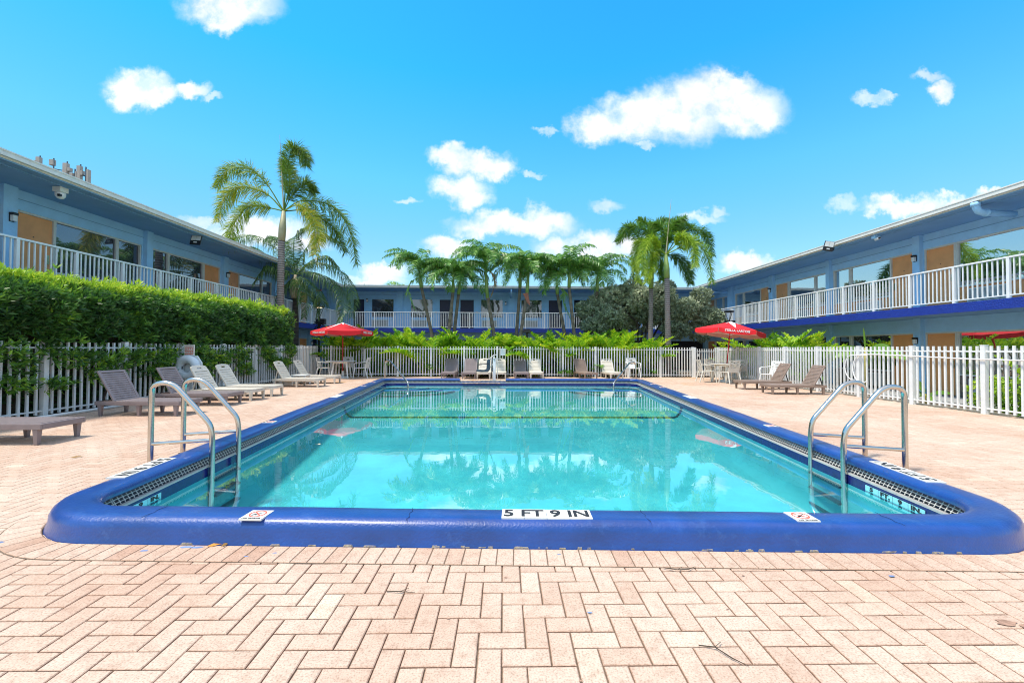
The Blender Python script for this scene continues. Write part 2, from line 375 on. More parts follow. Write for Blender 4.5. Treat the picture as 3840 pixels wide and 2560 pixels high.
prof=[(-.02,-.012),(-.012,.012),(.002,.05),(.006,.095),(.020,.128),(.048,.150),(.09,.158),(.20,.157),(.245,.150),(.268,.132),(.278,.108),(.272,.085),(.250,.070),(.20,.064)]
rings=[loop(d) for d,z in prof]; NL=len(rings[0])
mid=rings[6]
def in_notch(i): return mid[i].y>15.5 and -1.42<mid[i].x<-.06
mb=MB(); vs=[]; 
NOTCH=[i for i in range(NL) if in_notch(i)]
for (d,z),rg in zip(prof,rings):
    for i,p in enumerate(rg): 
        vs.append((p.x,p.y,z+(.0018*math.sin(i*.5)+.0012*math.sin(i*1.3)) ))
fs=[]; K=len(prof)
for k in range(K-1):
    for i in range(NL):
        j=(i+1)%NL
        if i in NOTCH or j in NOTCH: continue
        fs.append((k*NL+i,k*NL+j,(k+1)*NL+j,(k+1)*NL+i))
ea=min(NOTCH)-1; eb=(max(NOTCH)+1)%NL
fs.append(tuple(k*NL+ea for k in range(K))); fs.append(tuple(k*NL+eb for k in range(K))[::-1])
mb.add(vs,fs)
# low strip across the lift opening
xa=mid[eb].x; xb=mid[ea].x
mb.box(xa+.002,xb-.002,15.735,15.80,.005,.032)
cop=mb.build('coping',M['coping'],pool,smooth='auto')
def ringwall(pl,name,m_,parent=pool,smooth=False,cond=None):
    mb=MB(); vs=[]
    rg=[loop(d) for d,z in pl]
    for (d,z),r_ in zip(pl,rg):
        for p in r_: vs.append((p.x,p.y,z))
    fs=[(k*NL+i,k*NL+(i+1)%NL,(k+1)*NL+(i+1)%NL,(k+1)*NL+i) for k in range(len(pl)-1) for i in range(NL)]
    mb.add(vs,fs); return mb.build(name,m_,parent,smooth=smooth,recalc=False)
ringwall([(.20,.066),(.205,-.04),(.27,-.045)],'gutter_recess',M['gutter_dark'])
ringwall([(.262,-.05),(.266,.0),(.312,.004),(.314,-.012)],'gutter_lip',M['lip'])
ringwall([(.314,-.012),(.315,-.11)],'waterline_tile',M['tile_navy'])
# grate: bars between the coping and the lip
mb=MB(); la=loop(.232); lb=loop(.268)
def walk(lp,step):
    out=[]; acc=0; n=len(lp)
    for i in range(n):
        a=lp[i];b=lp[(i+1)%n];L_=(b-a).length
        while acc<L_:
            out.append((i,acc/L_ if L_>0 else 0)); acc+=step
        acc-=L_
    return out
for i,t_ in walk(lb,.048):
    j=(i+1)%NL; a=la[i].lerp(la[j],t_); b=lb[i].lerp(lb[j],t_)
    mb.bar((a.x,a.y,.066),(b.x,b.y,.004),.0055,.0055)
for dz,dd in ((.045,.30),(.02,.7)):
    pts=[a.lerp(b,dd) for a,b in zip(la,lb)]
    for i in range(NL):
        a=pts[i];b=pts[(i+1)%NL]; mb.bar((a.x,a.y,dz),(b.x,b.y,dz),.005,.005)
mb.build('gutter_grate',M['grate'],pool)
# basin: depth shrinks towards the far end
def dep(y): 
    t=min(1,max(0,(y-3)/6.9)); return .74*(1-t)+.34*t
mb=MB(); pl=[]; ins=[.315,.318,.325,.36,.42,.50]; fr=[-.058,None,None,None,None,None]
rg=[loop(d) for d in ins]; vs=[]
for k,r_ in enumerate(rg):
    for p in r_:
        D=dep(p.y); z={0:-.108,1:-.115,2:-(D-.17),3:-(D-.09),4:-(D-.03),5:-D}[k]; z=min(z,-.115) if k>1 else z
        vs.append((p.x,p.y,z))
mb.add(vs,[(k*NL+i,k*NL+(i+1)%NL,(k+1)*NL+(i+1)%NL,(k+1)*NL+i) for k in range(5) for i in range(NL)])
ys=[2.4,3,4,5,6,7,8,9,9.9,11,13,16]
for a,b in zip(ys[:-1],ys[1:]):
    def xl(y): return -3.375-.104*(y-3.7)-.0
    def xr(y): return 3.80+.122*(y-3.7)
    mb.add([(xl(a),a,-dep(a)-.001),(xr(a),a,-dep(a)-.001),(xr(b),b,-dep(b)-.001),(xl(b),b,-dep(b)-.001)],[(0,1,2,3)])
mb.build('basin',M['plaster'],pool,smooth='auto',recalc=False)
# dark tile line across the floor, rising up both walls
yL=9.9; xl=-3.375-.104*(yL-3.7); xr=3.80+.122*(yL-3.7); D=dep(yL)
path=[(xl+.322,-.088),(xl+.332,-(D-.165)),(xl+.367,-(D-.085)),(xl+.427,-(D-.025)),(xl+.51,-(D-.006)),(xr-.51,-(D-.006)),(xr-.427,-(D-.025)),(xr-.367,-(D-.085)),(xr-.332,-(D-.165)),(xr-.322,-.088)]
mb=MB()
for (x0,z0),(x1,z1) in zip(path[:-1],path[1:]):
    mb.add([(x0,yL-.075,z0),(x1,yL-.075,z1),(x1,yL+.075,z1),(x0,yL+.075,z0)],[(0,1,2,3)])
mb.build('floor_line',M['line'],pool,recalc=False)
# quarter-round entry steps in both far corners
for sgn,cx in ((-1,-4.30),(1,4.95)):
    for k,(r_,z) in enumerate(((1.05,-.125),(1.55,-.18),(2.05,-.235),(2.5,-.285))):
        pts=[]; mb=MB(); me_=MB()
        for j in range(19):
            a=PI+PI/2*j/18 if sgn>0 else 1.5*PI+PI/2*j/18
            pts.append((cx+r_*math.cos(a),15.66+r_*.72*math.sin(a)))
        poly=pts+[(cx,15.66)] if sgn>0 else [(cx,15.66)]+pts
        mb.prism(poly,'z',z-.06,z)
        for p,q in zip(pts[:-1],pts[1:]): me_.bar((p[0],p[1],z+.001),(q[0],q[1],z+.001),.035,.012)
        st=mb.build('entry_step',M['plaster'],pool); me_.build('step_edge',M['step_edge'],st)

wl=loop(.316)
mb=MB(); mb.add([(p.x,p.y,-.08) for p in wl],[tuple(range(NL))])
w=mb.build('water',M['water'],None,recalc=False); tag(w,kind='structure')

# depth and no-diving tiles on the coping
def oriented(mb,c,X,Y,wx,wy,z0,z1):
    c=Vector(c);X=Vector(X).normalized();Y=Vector(Y).normalized()
    q=[c-X*wx/2-Y*wy/2,c+X*wx/2-Y*wy/2,c+X*wx/2+Y*wy/2,c-X*wx/2+Y*wy/2]
    mb.hexa([(p.x,p.y,z0) for p in q],[(p.x,p.y,z1) for p in q])
def depth_tile(cx,cy,X,Y,w_,h_,s,size):
    mb=MB(); X=Vector(X);Y=Vector(Y); k=4
    for i in range(k):
        oriented(mb,Vector((cx,cy,0))+X*((i-1.5)*w_/k),X,Y,w_/k-.003,h_,.150,.1615+.0006*(i%2))
    o=mb.build('depth_marker',M['tile'],pool)
    text(s,size,M['ink'],(cx,cy,.1630),(X.x,X.y,0),(Y.x,Y.y,0),o,bold=.0035,sx=.98)
fx=Vector((1,-.037,0)).normalized(); fy=Vector((.037,1,0)).normalized()
depth_tile(.295,2.838,fx,fy,.60,.148,'5 FT 9 IN',.150)
sl=Vector((-.104,1,0)).normalized(); slp=Vector((1,.104,0)).normalized()
depth_tile(-3.322,3.985,-sl,slp,.66,.150,'5 FT 9 IN',.150)
sr=Vector((.122,1,0)).normalized(); srp=Vector((-1,.122,0)).normalized()
depth_tile(3.695,3.81,sr,srp,.66,.150,'5 FT 9 IN',.150)
def nodive(cx,cy,X,Y,s=.148):
    mb=MB(); oriented(mb,(cx,cy,0),X,Y,s,s,.150,.1615); o=mb.build('no_diving_marker',M['tile'],pool)
    X=Vector(X).normalized();Y=Vector(Y).normalized(); c=Vector((cx,cy,.1628))+Y*.012
    rg=MB()
    for k in range(20):
        a=2*PI*k/20;b=2*PI*(k+1)/20
        rg.bar(c+(X*math.cos(a)+Y*math.sin(a))*s*.33,c+(X*math.cos(b)+Y*math.sin(b))*s*.33,.009*s/.148,.001)
    rg.bar(c+(-X+Y)*s*.23,c+(X-Y)*s*.23,.009,.0012); rg.build('ban_ring',M['redink'],o)
    fg=MB(); fg.bar(c+(-X-Y*.8)*s*.2,c+(X*.1+Y*.05)*s*.2,.012,.0008); fg.bar(c,c+(X+Y*.8)*s*.2,.006,.0008); fg.bar(c-X*s*.16-Y*s*.08,c+X*s*.02-Y*s*.15,.005,.0008); fg.build('diver_symbol',M['ink'],o)
    text('NO DIVING',.021*s/.148,M['ink'],Vector((cx,cy,.1630))-Y*s*.42,X,Y,o,sx=1.1)
nodive(-1.63,2.845,fx,fy); nodive(1.99,2.775,fx,fy)
for y in (6.40,12.55,13.85):
    nodive(-3.375-.104*(y-3.7)+.16,y,-sl,slp,.15 if y!=13.85 else .17)
for y in (6.1,12.3,13.4):
    nodive(3.80+.122*(y-3.7)-.16,y,sr,srp,.15 if y!=13.4 else .17)
for s_,yy in ((-1,9.9),(1,9.8)):
    X=-sl if s_<0 else sr; Y=slp if s_<0 else srp; cx=(-3.375-.104*(yy-3.7)+.16) if s_<0 else (3.80+.122*(yy-3.7)-.16)
    mb=MB(); oriented(mb,(cx,yy,0),X,Y,.62,.15,.15,.1615); o=mb.build('depth_marker',M['tile'],pool)
mb=MB(); mb.box(.65,.87,15.82,15.9,.15,.164); mb.build('depth_marker',M['tile'],pool)
# waterline depth tiles on the inner wall near the front corners
def wall_tiles(side):
    for k,s in enumerate(('5','FT.','9','IN.')):
        if side<0: y=3.28+.165*k+ .02
        else: y=3.95-.165*k
        x=(-3.375-.104*(y-3.7)+.3175) if side<0 else (3.80+.122*(y-3.7)-.3195)
        T=sl if side<0 else -sr
        Nn=slp if side<0 else srp
        c=Vector((x,y,-.048)); mb=MB(); a=c-T*.08; b=c+T*.08; 
        mb.bar((a.x,a.y,-.062),(b.x,b.y,-.062),.004,.052)
        o=mb.build('depth_marker',M['tile_cyan'],pool)
        p=c+Nn*.004; text(s,.052,M['ink'],(p.x,p.y,-.060),T,(0,0,1),o,bold=.002,sx=1.7)
wall_tiles(-1); wall_tiles(1)

# ------------------------------------------------------------------ DECK
DX0,DX1,DY0,DY1=-8.62,9.82,-3.2,19.42
hole=loop(-.0+.03)
outer=[(DX0,DY0),(DX1,DY0),(DX1,DY1),(DX0,DY1)]
notch_poly=[]
def sheet(outer,hole,z,name,m_,parent=None):
    polys=[[Vector((x,y,0)) for x,y in outer],[Vector((p.x,p.y,0)) for p in hole]]
    tris=tessellate_polygon(polys); pts=polys[0]+polys[1]
    mb=MB(); mb.add([(p.x,p.y,z) for p in pts],[tuple(t) for t in tris]); return mb,name,m_,parent
deck=thing('pool_deck','pale peach herringbone brick paving around the pool','paving'); deck['kind']='structure'; del deck['category']
mb,_,_,_=sheet(outer,hole,-.009,'x',None)
n0=4
for i in range(4):
    a=outer[i];b=outer[(i+1)%4]; mb.add([(a[0],a[1],-.009),(b[0],b[1],-.009),(b[0],b[1],-.26),(a[0],a[1],-.26)],[(0,1,2,3)])
mb.build('joint_bed',M['joint'],deck,recalc=False)
U=.1016
bv=[];bf=[];bt=[]
def brick(c,X,Y,lx,ly,z,t):
    # c centre, half extents lx, ly
    g=.0029; b_=.0045; rr=rnd.gauss(0,.006); X,Y=(X*math.cos(rr)+Y*math.sin(rr)),(Y*math.cos(rr)-X*math.sin(rr))
    base=len(bv)
    dz=[rnd.uniform(-.0008,.0008) for _ in range(4)]
    jx=rnd.uniform(-.001,.001); jy=rnd.uniform(-.001,.001)
    for ex,lev in ((b_,0),(0,1),(0,2)):
        for k,(sx,sy) in enumerate(((-1,-1),(1,-1),(1,1),(-1,1))):
            p=c+X*(sx*(lx-g-ex)+jx)+Y*(sy*(ly-g-ex)+jy)
            bv.append((p.x,p.y,z+dz[k]-(0,.0035,.012)[lev])); bt.append(t if lev==0 else t-.55)
    bf.append((base,base+1,base+2,base+3))
    for l in (0,1):
        for k in range(4):
            a=base+4*l+k;b=base+4*l+(k+1)%4; bf.append((a,a+4,b+4,b))
po=[Vector((p.x,p.y)) for p in loop(-.02)]
pin=[Vector((p.x,p.y)) for p in loop(.04)]
qpoly=inset(PC,-.02)
def inside_pool(x,y,marg):
    # inside rounded outer outline grown by marg
    poly=inset_cache[marg]
    for i in range(4):
        a=poly[i];b=poly[(i+1)%4]
        if (b.x-a.x)*(y-a.y)-(b.y-a.y)*(x-a.x)<0: return False
    return True
inset_cache={m_:inset(PC,-m_) for m_ in (.0,-.12)}
corner_c=[]
bx=Vector((1,-.004)).normalized(); by=Vector((.004,1)).normalized()
bx3=Vector((bx.x,bx.y,0)); by3=Vector((by.x,by.y,0))
ox,oy=.0,2.515-U*60
for i in range(-90,102):
    for j in range(-60,225):
        mth=(i+j)%4
        if mth==0: cx,cy,lx,ly=(i+1)*U,(j+.5)*U,U,U/2
        elif mth==2: cx,cy,lx,ly=(i+.5)*U,(j+1)*U,U/2,U
        else: continue
        x=ox+cx; y=oy+60*U+cy
        if not(DX0+.05<x<DX1-.05 and DY0+.05<y<DY1-.05): continue
        if y>1.2 and inside_pool(x,y,-.12): 
            if not (y>15.6 and -1.55<x<.0): continue
        big=.5+.5*math.sin(x*1.3+1.7*math.sin(y*.7))*math.cos(y*.9+x*.4)
        t=min(1,max(0,rnd.gauss(.55,.12)+.16*(big-.5)))
        if rnd.random()<.04: t=min(1,t+.3)
        brick(Vector((x,y,0))+Vector((0,-.004*x,0)),bx3,by3,lx,ly,0,t)
# soldier course following the coping
so=loop(-.225); si=loop(-.02)
mb2=MB(); mb2.add([(p.x,p.y,.002) for p in so]+[(p.x,p.y,.002) for p in si],[(i,(i+1)%NL,NL+(i+1)%NL,NL+i) for i in range(NL)])
mb2.build('soldier_course_bed',M['joint'],deck,recalc=False)
pts=walk(si,U)
def ptn(lp,it): i,t_=it; return lp[i].lerp(lp[(i+1)%NL],t_)
for k in range(len(pts)):
    a=pts[k];b=pts[(k+1)%len(pts)]
    p0=ptn(si,a);p1=ptn(si,b);q0=ptn(so,a);q1=ptn(so,b)
    if (p1-p0).length>.3: continue
    c=(p0+p1+q0+q1)/4
    base=len(bv); t=min(1,max(0,rnd.gauss(.5,.16)))
    quad=[p0,p1,q1,q0]
    for ex,lev in ((.0085,0),(.0045,1),(.004,2)):
        for p in quad:
            dirv=(c-p).normalized(); pp=p+dirv*ex*1.3
            bv.append((pp.x,pp.y,.006-(0,.0035,.010)[lev])); bt.append(t if lev==0 else t-.55)
    bf.append((base,base+3,base+2,base+1))
    for l in (0,1):
        for q in range(4):
            a_=base+4*l+q;b_=base+4*l+(q+1)%4; bf.append((a_,b_,b_+4,a_+4))
arr_obj('brick_pavers',np.array(bv),np.array(bf),M['paver'],np.array(bt),deck)

# ------------------------------------------------------------------ GROUND
gx0,gx1,gy0,gy1=-160,160,-60,240
mb=MB()
for (a,b,c,d) in ((gx0,gx1,gy0,DY0),(gx0,gx1,DY1,gy1),(gx0,DX0,DY0,DY1),(DX1,gx1,DY0,DY1)):
    mb.add([(a,c,-.22),(b,c,-.22),(b,d,-.22),(a,d,-.22)],[(0,1,2,3)])
tag(mb.build('ground',M['soil'],None,recalc=False),kind='structure')
mb=MB(); mb.box(12.55,14.22,2,28.95,-.5,-.17); mb.box(-12.07,-10.4,2,28.95,-.5,-.17); mb.box(-10.38,12.53,27.3,28.97,-.5,-.17)
tag(mb.build('walkway',M['concrete'],None),kind='structure')
mb=MB(); mb.box(DX1+.005,10.45,1,DY1,-.3,-.03); tag(mb.build('pebble_strip',M['gravel'],None),kind='structure')
mb=MB(); mb.box(DX0-.9,DX0-.005,1,DY1,-.3,-.05); mb.box(DX0,DX1,DY1+.005,DY1+6,-.3,-.05); tag(mb.build('planting_bed',M['soil'],None),kind='structure')

# ------------------------------------------------------------------ MOTEL WINGS
FU=2.58; HD=4.68; FG=-.17; HG=1.87; SB=2.35; CE=5.17; RT=5.36; RAILT=3.65
class LM(MB):
    def __init__(s,P): super().__init__(); s.P=P
    def b(s,s0,s1,n0,n1,z0,z1):
        x0,y0=s.P(s0,n0);x1,y1=s.P(s1,n1); s.box(x0,x1,y0,y1,z0,z1)
def wing(label,P,s0,s1,groups,rail,posts,kind,glass,glass_low,over,lamps,back=False,roof_rng=None,low_groups=None):
    root=thing('motel_wing',label,'motel building',(0,0,0),0,'wings of the motel around the pool')
    wall=LM(P); cols=LM(P)
    r0_,r1_=roof_rng or (s0,s1)
    # wall body behind the facade
    wall.b(s0,s1,-6,-.35,-.3,CE)
    for zf,zh,zc in ((FG,HG,SB),(FU,HD,CE)):
        segs=[]; cur=s0
        for g in (low_groups if (low_groups and zf<0) else groups):
            segs.append((cur,g[0])); cur=g[1]
        segs.append((cur,s1))
        for a,b in segs:
            if b-a>.01: wall.b(a,b,-.36,.0,zf-.1 if zf<0 else SB-.02,zh)
        wall.b(s0,s1,-.36,.002,zh+.001,zc)
        if zf<0: pass
    wall.b(s0,s1,-.36,-.01,SB-.0,FU)
    if not back:
        pass
    wall.build('wall',M['wall'],root)
    for g in groups+(low_groups or []):
        gs,ge,items,upper,lower=g
        for fl in (0,1):
            if fl==0 and (not lower or (low_groups and g in groups)): continue
            if fl==1 and not upper: continue
            zf,zh=((FG,HG),(FU,HD))[fl]
            fr=LM(P)
            for (a,b,ty) in items:
                if ty=='door' or ty=='navy':
                    d=LM(P); d.b(a+.04,b-.04,-.12,-.06,zf+.01,zh-.05)
                    do=d.build('door',M['door'] if ty=='door' else M['door_dark'],root)
                    f=LM(P); f.b(a,a+.04,-.14,-.015,zf,zh); f.b(b-.04,b,-.14,-.015,zf,zh); f.b(a+.04,b-.04,-.14,-.015,zh-.05,zh)
                    f.build('door_frame',M['frame'] if ty=='door' else M['wall'],do)
                    # handle plate sits on the window side
                    hs=b-.13 if (items.index((a,b,ty))==0) else a+.13
                    h=LM(P); h.b(hs-.03,hs+.03,-.06,-.045,zf+.88,zf+1.12); h.b(hs-.10,hs+.02,-.045,-.02,zf+.95,zf+.975)
                    h.build('door_handle',M['steel'],do)
                    pz=LM(P); c=(a+b)/2; pz.b(c-.012,c+.012,-.06,-.052,zf+1.5,zf+1.524); pz.build('peephole',M['black'],do)
                elif ty in('big','small'):
                    zs=zf+.66
                    g_=LM(P); g_.b(a+.045,b-.045,-.10,-.085,zs+.05,zh-.05)
                    wo=g_.build('window',(glass if fl else glass_low),root)
                    f=LM(P); f.b(a,a+.045,-.14,-.03,zf,zh); f.b(b-.045,b,-.14,-.03,zf,zh); f.b(a+.045,b-.045,-.13,-.03,zh-.05,zh); f.b(a+.045,b-.045,-.13,-.02,zs,zs+.05)
                    f.build('window_frame',M['frame'] if not back else M['white'],wo)
                    if ty=='big':
                        k=LM(P); sx=b-.12 if items.index((a,b,ty))==0 or items[0][2]=='small' else a+.12
                        k.b(sx-.05,sx+.05,-.085,-.08,zf+1.28,zf+1.40); k.build('room_number_card',M['white'],wo)
                    p=LM(P); p.b(a+.045,b-.045,-.12,-.07,zf+.01,zs); p.build('panel_below_window',M['panel'] if (fl or not lower=='stone') else M['stone'],root)
                    if ty=='big':
                        ac=LM(P); c=(a+b)/2; x0_,x1_=c-.52,c+.52
                        ac.b(x0_,x1_,-.07,.06,zf+.10,zf+.58); ac.cur=1
                        n=14
                        for q in range(n): 
                            z=zf+.12+q*.44/n; ac.b(x0_+.03,x1_-.03,.058,.063,z,z+.013)
                        ac.build('air_conditioner',[M['louvre'],M['louvre_dark']],root)
                elif ty=='win':
                    zs=zf+.81; p=LM(P); p.b(a,b,-.3,-.001,zf if zf>0 else zf-.1,zs); p.build('panel_below_window',M['wall'],root)
                    g_=LM(P); g_.b(a+.03,b-.03,-.12,-.10,zs+.03,zh-.03); wo=g_.build('window',(glass if fl else glass_low),root)
                    f=LM(P); f.b(a,a+.03,-.14,-.06,zs,zh); f.b(b-.03,b,-.14,-.06,zs,zh); f.b(a+.03,b-.03,-.14,-.06,zh-.03,zh); f.b(a+.03,b-.03,-.14,-.06,zs,zs+.03)
                    f.build('window_frame',M['wall'],wo)
                    ac=LM(P); x0_=a+.1; x1_=a+1.15
                    ac.b(x0_,x1_,0.001,.10,zf+.2,zf+.64); ac.cur=1
                    for q in range(12):
                        z=zf+.22+q*.40/12; ac.b(x0_+.03,x1_-.03,.10,.104,z,z+.014)
                    ac.build('air_conditioner',[M['louvre'],M['louvre_dark']],root)
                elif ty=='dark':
                    d=LM(P); d.b(a,b,-.34,-.33,zf,zh); d.build('opening_shade',M['inner'],root)  # flat near-black sheet, the shade inside the opening put into its colour
    for a,b in posts:
        if b<=a: continue
        for zf,zc in ((FG,SB),(FU,CE)):
            c=LM(P); c.b(a,b,.003,.14,zf,zc-.001); c.build('pilaster',M['wall'],root)
    # balcony slab and fascia band
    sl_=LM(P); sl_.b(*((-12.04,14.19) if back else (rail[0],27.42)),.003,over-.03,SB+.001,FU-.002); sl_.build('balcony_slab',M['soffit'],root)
    bd=LM(P); bd.b(rail[0],rail[1],over-.03,over,SB-.02,FU+.012); bd.build('balcony_fascia',M['band'],root)
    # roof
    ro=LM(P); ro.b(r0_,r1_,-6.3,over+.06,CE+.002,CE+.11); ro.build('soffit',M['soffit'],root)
    ro=LM(P); ro.b(r0_,r1_,-6.3,over+.05,CE+.111,RT-.012); ro.build('roof',M['roof'],root)
    gu=LM(P)
    gu.b(r0_,r1_,over+.061,over+.075,CE+.03,CE+.105); gu.b(r0_,r1_,over+.0751,over+.16,CE+.06,RT-.03); gu.b(r0_,r1_,over+.05,over+.175,RT-.03,RT)
    gu.build('roof_gutter',M['gutter'],root)
    # conduit lines
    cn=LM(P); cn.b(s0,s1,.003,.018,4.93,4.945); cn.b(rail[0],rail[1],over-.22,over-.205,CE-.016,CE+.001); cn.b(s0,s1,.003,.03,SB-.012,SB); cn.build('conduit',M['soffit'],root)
    for (ls,z) in lamps:
        lm=LM(P); lm.b(ls-.055,ls+.055,.145,.26,z+.03,z+.09); lm.b(ls-.05,ls+.05,.145,.165,z-.13,z+.03); lo=lm.build('wall_lamp',M['black'],root)
        sh=LM(P); sh.b(ls-.048,ls+.048,.166,.25,z-.12,z+.029); sh.build('lamp_glass',M['lamp'],lo,bevel=.012)
    # railing
    rl=LM(P); a,b=rail[2],rail[3]; nn=over-.08
    rl.b(a,b,nn-.032,nn+.032,RAILT-.045,RAILT); rl.b(a,b,nn-.015,nn+.015,FU+.075,FU+.105)
    ro=rl.build('railing',M['white'],root,bevel=.006)
    ph=rail[4]; sp=rail[5]; k0=math.ceil((a-ph)/sp); k1=math.floor((b-ph)/sp)
    xs=[ph+k*sp for k in range(k0,k1+1)]
    for x in xs:
        p=LM(P); p.b(x-.032,x+.032,nn-.032,nn+.032,FU+.002,RAILT-.046); p.build('post',M['white'],ro)
    ed=[a]+xs+[b]
    for x0,x1 in zip(ed[:-1],ed[1:]):
        if x1-x0<.1: continue
        p=LM(P); n=max(1,round((x1-x0)/.112))
        for q in range(1,n):
            x=x0+(x1-x0)*q/n; p.b(x-.0125,x+.0125,nn-.0125,nn+.0125,FU+.106,RAILT-.046)
        if n>1: p.build('baluster_panel',M['white'],ro)
    return root
def A(s,ext=3.62,small=.80,big=1.68):   # small, big, door
    e=s+ext; return (s,e,[(s,s+small+.05,'small'),(s+small+.05,e-.96,'big'),(e-.96,e,'door')],1,'stone')
def B(s,ext=3.62,small=.80):
    e=s+ext; return (s,e,[(s,s+.96,'door'),(s+.96,e-small-.05,'big'),(e-small-.05,e,'small')],1,'stone')
rgroups=[B(2.5,3.6),A(6.3-.0,3.62),]
rgroups=[A(2.6,3.55),B(6.40,3.55),A(10.22,3.63),B(14.14,3.65),A(18.03,3.58),B(21.97,3.5),A(26.1,2.8)]
rw=wing('two-storey blue motel wing on the right with orange doors and bright reflecting windows',
  lambda s,n:(14.2-n,s),2.2,28.9,rgroups,(2.2,27.36,2.2,27.40,1.3,1.285),
  [(6.17,6.38),(9.97,10.2),(13.87,14.12),(17.81,18.01),(21.63,21.95),(25.55,26.05)],'r',M['glass_bright'],M['glass_mid'],1.55,
  [(14.0,4.42),(14.0,1.62),(21.8,4.42),(21.8,1.62),(6.27,4.42),(6.27,1.62)],roof_rng=(2.0,27.3))
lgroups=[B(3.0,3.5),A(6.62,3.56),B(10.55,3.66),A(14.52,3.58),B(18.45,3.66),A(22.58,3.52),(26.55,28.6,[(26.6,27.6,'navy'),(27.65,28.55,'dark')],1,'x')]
lw=wing('two-storey blue motel wing on the left rising behind the tall green hedge',
  lambda s,n:(-12.05+n,s),2.2,28.9,lgroups,(2.2,27.36,2.2,27.40,.435,1.27),
  [(6.4,6.6),(10.2,10.5),(14.25,14.49),(18.13,18.42),(22.15,22.55),(26.12,26.5)],'l',M['glass'],M['glass_dark'],1.55,
  [(10.36,4.42),(18.3,4.42),(26.3,4.42),(10.36,1.62),(18.3,1.62),(26.3,1.62)],roof_rng=(2.0,27.3))
def bg(a,b,ty): return (a,b,[(a,b,ty)],1,'x')
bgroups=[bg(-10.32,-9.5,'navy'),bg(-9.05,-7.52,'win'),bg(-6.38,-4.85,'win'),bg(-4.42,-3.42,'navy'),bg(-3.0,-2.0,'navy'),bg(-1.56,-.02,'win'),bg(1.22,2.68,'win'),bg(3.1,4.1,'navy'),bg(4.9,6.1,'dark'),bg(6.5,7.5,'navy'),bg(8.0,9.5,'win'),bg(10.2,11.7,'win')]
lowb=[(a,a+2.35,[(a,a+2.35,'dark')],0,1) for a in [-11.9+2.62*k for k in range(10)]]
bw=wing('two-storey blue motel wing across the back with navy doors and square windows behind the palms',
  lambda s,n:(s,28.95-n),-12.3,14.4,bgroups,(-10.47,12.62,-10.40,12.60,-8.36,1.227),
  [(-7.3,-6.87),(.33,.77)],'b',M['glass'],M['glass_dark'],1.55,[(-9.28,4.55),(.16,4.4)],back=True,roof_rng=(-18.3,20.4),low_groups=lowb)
# room-number plaques on the back wing, staircase glimpse, downspouts
mb=MB()
for x in (-9.35,-4.63,-1.82,2.88): mb.box(x-.06,x+.06,28.93,28.948,3.72,3.82)
mb.build('number_plaque',M['frame'],bw)
mb=MB(); mb.tube([(.52,27.35,5.16),(.52,27.38,4.98),(.52,27.55,4.85),(.52,28.75,4.80)],.055,10); mb.build('downspout',M['wall'],bw,smooth=True)
mb=MB(); mb.tube([(12.62,26.4,5.18),(12.62,26.4,5.02),(12.75,26.4,4.94),(14.18,26.0,4.86)],.055,10); mb.build('downspout',M['wall'],rw,smooth=True)
mb=MB(); mb.tube([(12.56,10.85,5.2),(12.56,10.85,5.08),(12.62,10.85,4.98),(12.75,10.85,4.94),(13.6,10.85,4.90)],.085,12); mb.tube([(12.54,10.85,5.20),(12.54,10.85,5.10)],.10,12); mb.tube([(12.80,10.85,4.935),(12.88,10.85,4.93)],.10,12); mb.build('downspout',M['wall'],rw,smooth=True)
# exit sign glimpse on left wing corner: small red sign
mb=MB(); mb.box(-11.95,-11.60,26.95,26.99,4.86,5.02); mb.build('red_sign',M['redink'],lw)
# security cameras and floodlights, attached to soffits
def dome_cam(x,y,z,root,dx):
    mb=MB(); mb.box(x-.10,x+.10,y-.10,y+.10,z-.12,z); b=mb.build('security_camera',M['white_old'],root,bevel=.01)
    mb=MB(); mb.lathe([(.09,-.125),(.10,-.16),(.095,-.22),(.06,-.27),(.0,-.28)],(x,y,z),16); mb.build('camera_dome',M['white'],b,smooth=True)
    mb=MB(); mb.box(x+dx*.07-.03,x+dx*.07+.03,y-.112,y-.06,z-.245,z-.19); mb.build('camera_lens',M['black'],b)
dome_cam(-10.85,10.45,CE-.002,lw,1)
mb=MB(); mb.box(12.62,12.80,13.95,14.10,CE-.09,CE-.001); b=mb.build('security_camera',M['wall'],rw)
mb=MB(); mb.tube([(12.70,14.02,CE-.12),(12.60,13.78,CE-.14)],[.05,.045],12); mb.build('camera_body',M['white'],b,smooth='auto')
mb=MB(); mb.tube([(12.60,13.78,CE-.14),(12.585,13.745,CE-.143)],.03,12); mb.build('camera_lens',M['black'],b)
def flood(c,X,Y,root,lens_m):
    # X: width axis, Y: height axis, plate facing out of X x Y
    c=Vector(c);X=Vector(X).normalized();Y=Vector(Y).normalized();Nn=X.cross(Y).normalized();Y=Nn.cross(X)
    def bx_(mb,a0,a1,b0,b1,n0,n1):
        q=[c+X*a+Y*b+Nn*n for n in (n0,n1) for a,b in ((a0,b0),(a1,b0),(a1,b1),(a0,b1))]; mb.hexa(q[:4],q[4:])
    mb=MB(); bx_(mb,-.16,.16,-.20,.16,-.05,0); 
    o=mb.build('floodlight',M['black'],root,bevel=.008)
    mb=MB(); bx_(mb,-.14,-.003,-.04,.15,.001,.006); bx_(mb,.003,.14,-.04,.15,.001,.006); mb.build('floodlight_lens',lens_m,o)
    mb=MB(); bx_(mb,-.05,.05,-.14,-.10,.001,.008); mb.build('floodlight_sensor',M['white'],o)
    return o,c,Nn
fl,c,n_=flood((12.13,15.35,5.16),(1,-.35,-.25),(.15,-.15,1),rw,M['lamp'])
